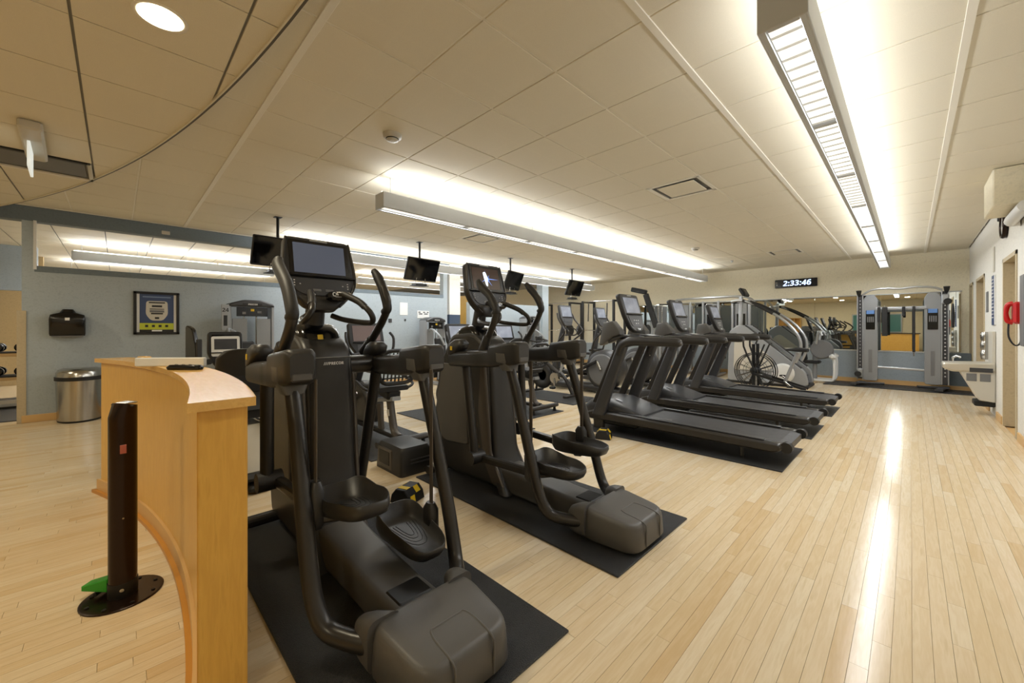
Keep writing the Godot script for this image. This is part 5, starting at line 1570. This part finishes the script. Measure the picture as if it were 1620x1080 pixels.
func cable_machine() -> void:
	var t := thing("cable_machine", "silver twin-tower cable machine standing before the mirrors", "weight machine", v3(-0.15, 0, -11.75))
	for z in [-1, 1]:
		var cx: float = z * 0.47
		var tw := Node3D.new()
		tw.name = "tower"
		tw.position = v3(cx, 0, 0)
		t.add_child(tw, true)
		var s := ns()
		prism(s, round_poly([Vector2(-0.12, 0.12), Vector2(0.12, 0.12), Vector2(0.12, 1.9), Vector2(0.06, 2.0), Vector2(-0.06, 2.0), Vector2(-0.12, 1.9)], 0.05, 4), -0.02, 0.03, 0.008)
		obj("shroud", s, M.clear_panel, tw)
		s = ns()
		prism(s, rpoly(0.15, 0.42, 0.01, 2, Vector2(0.0, 1.45)), 0.03, 0.036, 0.001)
		obj("chart", s, M.gloss, tw)
		box1("chart_picture", v3(0, 1.62, 0.037), v3(0.13, 0.08, 0.003), M.chart_blue, tw, 0.0)
		for k in 4: box1("chart_mark", v3(-0.045 + 0.03 * k, 1.46, 0.037), v3(0.018, 0.12, 0.003), M.grey, tw, 0.0)
		box1("stack_window", v3(0, 0.55, 0.031), v3(0.06, 0.5, 0.004), M.grey, tw, 0.002)
		box1("weight_stack", v3(0, 0.45, -0.08), v3(0.2, 0.6, 0.1), M.iron, tw, 0.004)
		var px: float = 0.17 * z
		for q in [-1, 1]: box1("column", v3(px + q * 0.045, 1.08, 0.02), v3(0.018, 1.9, 0.05), M.silver, tw, 0.003)
		box1("column_core", v3(px, 1.08, 0.0), v3(0.07, 1.86, 0.03), M.charcoal, tw, 0.003)
		for k in 22: box1("pin_hole", v3(px, 0.3 + 0.075 * k, 0.018), v3(0.022, 0.022, 0.006), M.white if z > 0 else M.silver, tw, 0.002)
		box1("carriage", v3(px, 1.85 if z > 0 else 0.28, 0.06), v3(0.11, 0.2, 0.1), M.silver, tw, 0.02)
		s = ns()
		lathe(s, [Vector2(0.05, -0.015), Vector2(0.06, 0.0), Vector2(0.05, 0.015)], Transform3D(Basis(Vector3.RIGHT, Vector3.BACK, Vector3.DOWN), v3(px + z * 0.03, 1.8 if z > 0 else 0.26, 0.13)), 18)
		obj("pulley", s, M.black, tw)
		s = ns()
		bar(s, v3(px - 0.1, 0.05, 0.35), v3(px + 0.02, 0.05, -0.25), 0.12, 0.05, 0.02)
		obj("foot", s, M.charcoal, tw)
		s = ns()
		bar(s, v3(-0.22, 0.07, 0.12), v3(0.22, 0.07, 0.02), 0.08, 0.05, 0.02)
		obj("foot_beam", s, M.charcoal, tw)
		tube1("top_grip", [v3(px + z * 0.02, 1.98, 0.02), v3(px + z * 0.02, 2.1, 0.05)], [0.03, 0.05], M.black, tw)
	tube1("chin_bar", [v3(-0.6, 2.0, 0.05), v3(-0.45, 2.1, 0.06), v3(-0.2, 2.12, 0.06), v3(0, 2.1, 0.06), v3(0.2, 2.12, 0.06), v3(0.45, 2.1, 0.06), v3(0.6, 2.04, 0.05)], 0.02, M.silver, t, 4)
	var sb := ns()
	bar(sb, v3(-0.38, 1.69, 0.02), v3(0.38, 1.69, 0.02), 0.06, 0.07, 0.02)
	obj("cross_beam", sb, M.paint_silver, t)
	sb = ns()
	bar(sb, v3(-0.4, 0.42, 0.0), v3(0.4, 0.4, 0.0), 0.05, 0.05, 0.01)
	obj("lower_beam", sb, M.silver, t)
	tube1("cable_handle", [v3(0.74, 1.75, 0.13), v3(0.74, 1.5, 0.14), v3(0.74, 1.28, 0.14)], [0.012, 0.03, 0.02], M.black, t, 2)
	# straps hung on the beam
	for e in [[-0.24, 0.09, 0.62, "wide black strap hung on the cable machine beam"], [0.2, 0.045, 0.95, "long thin black strap hung on the cable machine beam"], [0.05, 0.05, 0.2, "short black strap hung on the cable machine beam"], [-0.33, 0.05, 0.32, "black ankle cuff strap hung at the end of the beam"]]:
		var st := thing("strap", e[3], "strap", v3(-0.15 + e[0], 1.69, -11.685))
		var q := ns()
		bx(q, v3(0, -float(e[2]) / 2 + 0.03, 0), v3(e[1], e[2], 0.02), 0.006)
		obj("webbing", q, M.black, st)
		q = ns()
		tube(q, [v3(-0.02, 0.04, 0), v3(0, 0.06, -0.03), v3(0.02, 0.04, 0)], 0.006, 6, 3)
		obj("ring", q, M.chrome, st)
		if e[2] > 0.9: tube1("buckle", [v3(0, -0.93, 0), v3(0, -1.0, 0)], 0.012, M.chrome, st)

func bench_machine() -> void:
	var t := thing("plate_bench", "white tube-framed bench machine with black pads before the mirror", "weight machine", v3(-1.55, 0, -11.75))
	for z in [-1, 1]:
		tube1("floor_tube", [v3(-0.3, 0.08, z * 0.2), v3(0.2, 0.06, z * 0.2), v3(0.32, 0.12, z * 0.2), v3(0.33, 0.5, z * 0.2), v3(0.3, 0.66, z * 0.18)], 0.028, M.white, t, 4)
	tube1("cross_tube", [v3(-0.3, 0.08, -0.2), v3(-0.3, 0.08, 0.2)], 0.028, M.white, t)
	tube1("rear_post", [v3(-0.05, 0.08, 0), v3(-0.05, 0.95, 0)], 0.045, M.paint_silver, t)
	box1("seat_pad", v3(-0.15, 0.47, 0), v3(0.42, 0.07, 0.3), M.upholstery, t, 0.025)
	box1("back_pad", v3(-0.28, 0.84, 0), v3(0.08, 0.7, 0.26), M.upholstery, t, 0.03, Basis(Vector3.BACK, 0.12))
	var s := ns()
	prism(s, [Vector2(-0.12, 0.5), Vector2(0.3, 0.58), Vector2(0.28, 0.8), Vector2(0.1, 0.98), Vector2(-0.1, 0.95)], -0.2, -0.14, 0.01)
	obj("side_shield", s, M.paint_silver, t)
	s = ns()
	lathe(s, [Vector2(0.2, -0.02), Vector2(0.22, 0.0), Vector2(0.2, 0.02)], Transform3D(Basis(Vector3.RIGHT, Vector3.BACK, Vector3.DOWN), v3(0.1, 0.78, 0.16)), 24)
	obj("cam_wheel", s, M.grey, t)
	for z in [-1, 1]:
		tube1("lever", [v3(0.0, 0.9, z * 0.2), v3(0.05, 1.2, z * 0.24), v3(0.12, 1.1, z * 0.26)], 0.026, M.silver, t, 3)
		box1("roller_pad", v3(0.3, 0.62, z * 0.24), v3(0.12, 0.12, 0.12), M.white, t, 0.04)

func rack(label: String, x: float, z: float, w: float) -> void:
	var t := thing("power_rack", label, "rack", v3(x, 0, z), 0.0, "black racks along the far wall")
	for a in [-1, 1]:
		for b in [-1, 1]: box1("upright", v3(a * w / 2, 1.1, b * 0.35), v3(0.07, 2.2, 0.07), M.iron, t, 0.006)
		box1("top_beam", v3(a * w / 2, 2.17, 0), v3(0.06, 0.06, 0.7), M.iron, t, 0.005)
		box1("foot_beam", v3(a * w / 2, 0.04, 0), v3(0.08, 0.06, 0.9), M.iron, t, 0.005)
		tube1("strap", [v3(a * w * 0.3, 2.1, 0.35), v3(a * w * 0.3, 1.5, 0.38)], 0.018, M.black, t)
	tube1("pull_bar", [v3(-w / 2, 2.17, 0.35), v3(w / 2, 2.17, 0.35)], 0.02, M.steel, t)
	tube1("barbell", [v3(-w * 0.55, 1.2, 0.42), v3(w * 0.55, 1.2, 0.42)], 0.014, M.chrome, t)
	for a in [-1, 1]:
		var s := ns()
		lathe(s, [Vector2(0.2, -0.03), Vector2(0.22, 0.0), Vector2(0.2, 0.03)], Transform3D(Basis(Vector3.UP, Vector3.LEFT, Vector3.BACK), v3(a * w * 0.54, 1.2, 0.42)), 20)
		obj("plate", s, M.iron, t)
	box1("bench_pad", v3(0, 0.45, 0.4), v3(0.3, 0.07, 1.0), M.upholstery, t, 0.02)
	box1("bench_leg", v3(0, 0.21, 0.4), v3(0.08, 0.42, 0.1), M.iron, t, 0.005)

func pulldown() -> void:
	var t := thing("pulldown_machine", "tall black and silver pulldown tower rising behind the treadmills", "weight machine", v3(-5.7, 0, -11.6))
	box1("tower", v3(0.25, 1.0, -0.2), v3(0.35, 1.9, 0.4), M.paint_silver, t, 0.03)
	var s := ns()
	bar(s, v3(0.35, 1.3, 0.2), v3(0.02, 2.3, 0.2), 0.1, 0.16, 0.02)
	obj("black_arm", s, M.black, t)
	box1("arm_head", v3(-0.2, 2.42, 0.2), v3(0.5, 0.14, 0.14), M.black, t, 0.02, Basis(Vector3.BACK, -0.25))
	tube1("pull_bar", [v3(0.4, 1.98, 0.1), v3(0.8, 1.95, 0.1), v3(1.0, 1.85, 0.1)], 0.02, M.black, t, 3)
	for k in 3: tube1("guide_rod", [v3(0.2 + 0.12 * k, 0.2, 0.02), v3(0.2 + 0.12 * k, 1.95, 0.02)], 0.02, M.chrome, t)
	box1("seat_pad", v3(-0.2, 0.48, 0.3), v3(0.4, 0.08, 0.4), M.upholstery, t, 0.02)
	box1("seat_post", v3(-0.2, 0.22, 0.3), v3(0.08, 0.44, 0.08), M.paint_silver, t, 0.01)
	for k in 3: box1("base_rail", v3(0.1, 0.04, -0.3 + 0.35 * k), v3(1.0, 0.06, 0.08), M.paint_silver, t, 0.01)

func crossover() -> void:
	# multi-station of silver columns behind the treadmills
	var t := thing("multi_station", "silver multi-station gym with shrouded weight columns by the mirror", "weight machine", v3(-3.9, 0, -11.7))
	for k in 3:
		box1("column", v3(-0.75 + 0.75 * k, 1.0, -0.1), v3(0.34, 1.9, 0.3), M.clear_panel, t, 0.04)
		for q in [-1, 1]: box1("upright", v3(-0.75 + 0.75 * k + q * 0.2, 1.02, 0.06), v3(0.05, 2.0, 0.06), M.silver, t, 0.008)
		box1("chart", v3(-0.75 + 0.75 * k, 1.5, 0.055), v3(0.2, 0.3, 0.008), M.gloss, t, 0.002)
	tube1("top_arch", [v3(-1.1, 1.9, 0.1), v3(-0.9, 2.08, 0.15), v3(0.0, 2.1, 0.2), v3(0.9, 2.08, 0.15), v3(1.15, 1.8, 0.1)], 0.03, M.silver, t, 4)
	for q in [-0.5, 0.3]:
		box1("seat_pad", v3(q, 0.5, 0.5), v3(0.34, 0.08, 0.4), M.upholstery, t, 0.02)
		box1("seat_post", v3(q, 0.24, 0.5), v3(0.07, 0.46, 0.07), M.silver, t, 0.008)
		box1("base_rail", v3(q, 0.04, 0.3), v3(0.08, 0.06, 0.9), M.silver, t, 0.01)

func dumbbells() -> void:
	var t := thing("dumbbell_rack", "two-tier black dumbbell rack with wooden edges in the side room", "rack", v3(-10.3, 0.011, 1.9))
	for y in [0.48, 0.86]:
		box1("shelf", v3(0, y, 0), v3(0.45, 0.03, 2.0), M.iron, t, 0.004)
		box1("shelf_edge", v3(0.23, y - 0.03, 0), v3(0.02, 0.05, 2.0), M.base_wood, t, 0.004)
	for z in [-0.95, 0.95]: box1("side_frame", v3(-0.02, 0.48, z), v3(0.4, 0.96, 0.05), M.iron, t, 0.006)
	box1("floor_runner", v3(0.1, 0.05, 0), v3(0.5, 0.05, 2.0), M.silver, t, 0.006)
	var first: Node3D = null
	for row in 2:
		for k in 3:
			var at := v3(-10.27, 0.957 if row == 0 else 0.577, 1.1 + 0.24 * k)
			var label: String = ["black dumbbell at the blue wall's end of the rack", "second black dumbbell from the blue wall's end of the rack", "third black dumbbell from the blue wall's end of the rack"][k] + (", upper tier" if row == 0 else ", lower tier")
			if first == null:
				first = thing("dumbbell", label, "dumbbell", at, 0.0, "dumbbells on the side room rack")
				for q in [-1, 1]:
					var s := ns()
					lathe(s, [Vector2(0.055, -0.05), Vector2(0.07, -0.04), Vector2(0.07, 0.04), Vector2(0.055, 0.05)], Transform3D(Basis(Vector3.UP, Vector3.RIGHT, Vector3.FORWARD), v3(q * 0.11, 0, 0)), 14)
					obj("head", s, M.gloss, first)
				tube1("handle", [v3(-0.08, 0, 0), v3(0.08, 0, 0)], 0.016, M.chrome, first)
			else:
				copy(first, at, label)
	floor_mat("dark rubber floor mat before the dumbbell rack in the side room", -8.6, -11.5, 0.6, 3.2)

func floor_boxes() -> void:
	# black plastic step box
	var t := thing("step_box", "black plastic box with a hollow end standing between the ellipticals and bikes", "box", v3(-3.25, 0, -1.85))
	var s := ns()
	loft(s, [rr(v3(0, 0.0, 0), Vector3.RIGHT, Vector3.FORWARD, 0.46, 0.32, 0.03, 3), rr(v3(0, 0.2, 0), Vector3.RIGHT, Vector3.FORWARD, 0.44, 0.3, 0.03, 3), rr(v3(0, 0.235, 0), Vector3.RIGHT, Vector3.FORWARD, 0.4, 0.26, 0.03, 3)], true)
	obj("body", s, M.plastic, t)
	box1("end_frame", v3(-0.06, 0.11, 0.152), v3(0.26, 0.18, 0.02), M.shell, t, 0.008)
	box1("end_hollow", v3(-0.06, 0.115, 0.16), v3(0.19, 0.12, 0.012), M.black, t, 0.004)
	for k in 2: box1("side_rib", v3(0.226, 0.1 + 0.03 * k, -0.03), v3(0.016, 0.012, 0.2), M.charcoal, t, 0.004)
	# yellow and black striped floor power boxes
	for e in [[v3(-2.62, 0, -1.52), "yellow and black striped power box between the two ellipticals"], [v3(-2.5, 0, -3.98), "yellow and black striped power box at the front of the first treadmill"]]:
		t = thing("power_box", e[1], "power box", e[0], 0.4)
		s = ns()
		prism(s, [Vector2(-0.09, 0), Vector2(0.09, 0), Vector2(0.075, 0.06), Vector2(0.04, 0.1), Vector2(-0.04, 0.1), Vector2(-0.075, 0.06)], -0.09, 0.09, 0.006)
		obj("body", s, M.iron, t)
		for q in [-1, 1]:
			box1("stripe", v3(q * 0.0585, 0.081, -0.03), v3(0.05, 0.004, 0.05), M.yellow, t, 0.001, Basis(Vector3.BACK, -q * 0.85))
			box1("stripe", v3(q * 0.083, 0.03, 0.045), v3(0.004, 0.055, 0.05), M.yellow, t, 0.001, Basis(Vector3.BACK, q * 0.245))
		box1("stripe", v3(0, 0.1005, 0.04), v3(0.078, 0.004, 0.045), M.yellow, t, 0.001)
	tag(tube1("loose_lead", [v3(-2.6, 0.02, -3.95), v3(-2.75, 0.05, -4.0), v3(-2.82, 0.14, -4.05), v3(-2.9, 0.12, -4.2)], 0.008, M.charcoal, null, 4), "grey power cord curling up beside the first treadmill's power box", "cord")
	s = ns()

func lobby_back() -> void:
	# what the mirrors show: a long maple desk and a glazed notice case on the back wall
	var t := thing("reception_desk", "long maple desk front across the back of the hall, seen in the mirrors", "desk", v3(-1.9, 0, 2.9))
	box1("front", v3(0, 0.5, 0), v3(4.4, 1.0, 0.1), M.veneer, t, 0.004)
	box1("worktop", v3(0, 1.02, 0.2), v3(4.5, 0.04, 0.6), M.charcoal, t, 0.006)
	for x in [-2.1, 0, 2.1]: box1("leg_panel", v3(x, 0.5, 0.3), v3(0.04, 1.0, 0.5), M.veneer, t, 0.004)
	t = thing("notice_case", "teal-tinted glazed case on the back wall, seen in the mirrors", "case", v3(-1.3, 1.55, WB))
	box1("frame", v3(0, 0, -0.03), v3(2.0, 1.0, 0.05), M.silver, t, 0.01)
	box1("pane", v3(0, 0, -0.06), v3(1.9, 0.9, 0.01), M.teal_glass, t, 0.002)
	t = thing("wooden_shelf", "maple pigeonhole shelf on the back wall, seen in the mirrors", "shelf", v3(-5.2, 0, WB))
	box1("back", v3(0, 0.95, -0.02), v3(1.2, 1.9, 0.03), M.veneer, t, 0.003)
	for k in 6: box1("board", v3(0, 0.03 + 0.37 * k, -0.2), v3(1.2, 0.03, 0.36), M.veneer, t, 0.003)
	for k in 5: box1("divider", v3(-0.585 + 0.2925 * k, 0.95, -0.2), v3(0.025, 1.9, 0.36), M.veneer, t, 0.003)

func setup() -> void:
	var cam := Camera3D.new()
	cam.name = "camera"
	cam.projection = Camera3D.PROJECTION_FRUSTUM
	cam.near = 0.05
	cam.far = 100.0
	cam.size = 0.05 * 1080.0 / 627.6
	cam.frustum_offset = Vector2(0, -0.05 * 20.4 / 627.6)
	cam.position = Vector3(0, EYE, 0)
	cam.rotation.y = 0.7875
	add_child(cam)
	cam.current = true
	var we := WorldEnvironment.new()
	we.name = "environment"
	var e := Environment.new()
	e.background_mode = Environment.BG_COLOR
	e.background_color = Color(0.03, 0.03, 0.03)
	e.tonemap_mode = Environment.TONE_MAPPER_LINEAR
	e.tonemap_exposure = 1.6
	e.sdfgi_enabled = true
	e.ssao_enabled = true
	e.ssil_enabled = true
	we.environment = e
	add_child(we)

func _ready() -> void:
	rng.seed = 20240
	setup()
	materials()
	# the hall
	plank_floor()
	tile_ceiling()
	low_ceiling()
	wall_shell()
	fixture("light_strip", "long hanging light strip nearest the right wall with lit louvred underside", -0.385, -2.0, -11.6, 2.55, 1.0, 8, true, 0.5)
	fixture("light_strip", "long hanging light strip in the middle, over the ellipticals and treadmills", -4.02, -2.0, -11.5)
	fixture("light_strip", "long hanging light strip running behind the wall-side televisions", -7.66, -2.0, -11.5)
	fixture("light_strip", "shorter hanging light strip seen through the high wall opening, grey side showing", -11.2, 0.6, -2.75, 2.56, 1.6, 3)
	fixture("light_strip", "farther hanging light strip in the side room, pale side below the first one", -14.3, 0.9, -3.4, 2.52, 1.6, 3)
	fixture("light_strip", "hanging light strip in the side room, its end showing behind the second television", -11.2, -4.9, -9.2, 2.56, 1.6, 4)
	# machines nearest the lens
	floor_mat("black rubber mat under the elliptical beside the curved counter", -1.0, -2.95, -1.33, -0.45)
	floor_mat("black rubber mat under the elliptical standing next to the treadmills", -1.04, -2.95, -2.67, -1.79)
	glow("burst", Color(0.45, 0.6, 0.95), 0.8)
	glow("emblem", Color(0.9, 0.95, 1.0), 0.9)
	glow("screen_logo", Color(0.2, 0.14, 0.12), 0.35)
	M.screen_logo.roughness = 0.1
	M.burst.cull_mode = BaseMaterial3D.CULL_DISABLED
	glow("screen_idle", Color(0.3, 0.33, 0.4), 0.28)
	M.screen_idle.roughness = 0.12
	trainer("black elliptical with a blank grey console screen, right beside the curved counter", v3(-1.05, 0.011, -0.86),
		[-1.0, 1.12, -0.85, 1.32, -1.12, 1.55], [-1.5, 1.13, -1.22, 1.38, -1.31, 1.57], [-1.33, 0.45, -0.6, 0.52, 0.2], [-1.58, 0.17, -0.66, 0.26, -0.1], M.screen_idle)
	trainer("black elliptical whose screen shows a white emblem on a blue burst", v3(-1.05, 0.011, -2.175),
		[-1.08, 1.13, -0.97, 1.38, -1.15, 1.555], [-1.3, 1.13, -1.11, 1.42, -1.22, 1.585], [-1.22, 0.3, -0.57, 0.355, 0.03], [-1.3, 0.4, -0.6, 0.42, 0.05], M.screen_logo)
	# treadmills
	for e in [[-4.12, -5.06], [-5.58, -6.48], [-7.22, -8.17]]:
		floor_mat(["black rubber mat under the treadmill next to the ellipticals", "black rubber mat under the middle treadmill", "black rubber mat under the treadmill farthest from the ellipticals"][[-4.12, -5.58, -7.22].find(e[0])], -0.79, -2.95, e[1], e[0])
	var tm := treadmill()
	tm.position = v3(-0.8, 0.011, -4.58)
	tm.set_meta("label", "black treadmill next to the ellipticals, first of three")
	copy(tm, v3(-0.8, 0.011, -6.03), "black treadmill in the middle between two other treadmills")
	copy(tm, v3(-0.82, 0.011, -7.68), "black treadmill next to the fan bike, last of three")
	# lobby side
	mat("veneer_end", Color(0.86, 0.67, 0.31), 0.3)
	tri_map(M.veneer_end, Vector3(3.2, 0.35, 3.2))
	M.veneer_end.albedo_texture = M.veneer.albedo_texture
	mat("sticker", Color(0.72, 0.4, 0.36), 0.5)
	mat("poster_pale", Color(0.45, 0.52, 0.64), 0.4)
	mat("steel_pale", Color(0.78, 0.76, 0.71), 0.3, 0.6)
	mat("chart_blue", Color(0.35, 0.5, 0.72), 0.4)
	glow("exit_panel", Color(0.85, 0.87, 0.85), 0.45)
	counter()
	dispenser()
	trash_can()
	wall_things()
	ceiling_things()
	right_wall_things()
	# bikes and steppers in the second row
	floor_mat("black rubber mat under the recumbent bike nearest the step box", -3.59, -5.4, -2.56, -1.7)
	floor_mat("black rubber mat under the middle recumbent bike", -3.32, -5.4, -3.72, -2.95)
	floor_mat("black rubber mat under the recumbent bike next to the spin bike", -3.72, -5.4, -4.82, -4.02)
	floor_mat("black rubber mat under the spin bike", -3.9, -5.6, -6.15, -5.3)
	floor_mat("long black rubber mat under the cable machine", 0.9 - 0.05, -1.4, -12.3, -11.35)
	seated_stepper()
	recumbent("recumbent bike with a mesh seat back nearest the step box", v3(-3.62, 0.011, -2.12), M.screen_pink)
	recumbent("recumbent bike with a lit blue-white screen in the middle of its row", v3(-3.5, 0.011, -3.42), M.screen_on)
	recumbent("recumbent bike next to the spin bike", v3(-3.72, 0.011, -4.5), M.screen_on)
	spin_bike("black spin bike with a heavy flywheel on its mat", v3(-4.2, 0.011, -5.78))
	drum_elliptical("elliptical with a round grey drum next to the spin bike", v3(-3.75, 0, -6.75))
	drum_elliptical("elliptical with a round grey drum farther down the row", v3(-3.75, 0, -8.1))
	weight_tower("grey weight machine numbered 24 against the blue wall", v3(-8.0, 0, -1.62), 1.66, 0.62, 0.0, true)
	weight_tower("grey weight machine below the white wall sign", v3(-8.0, 0, -5.3), 1.45, 0.5, 0.0, false)
	weight_tower("grey weight machine farther along, beyond the blue column", v3(-7.9, 0, -8.6), 1.55, 0.55, 0.0, false)
	fan_bike()
	stair_climber()
	cable_machine()
	bench_machine()
	crossover()
	pulldown()
	rack("black power rack beyond the second blue column", -9.2, -11.7, 1.4)
	rack("black power rack with hanging straps next to the pulldown tower", -7.35, -11.7, 1.2)
	dumbbells()
	floor_boxes()
	lobby_back()
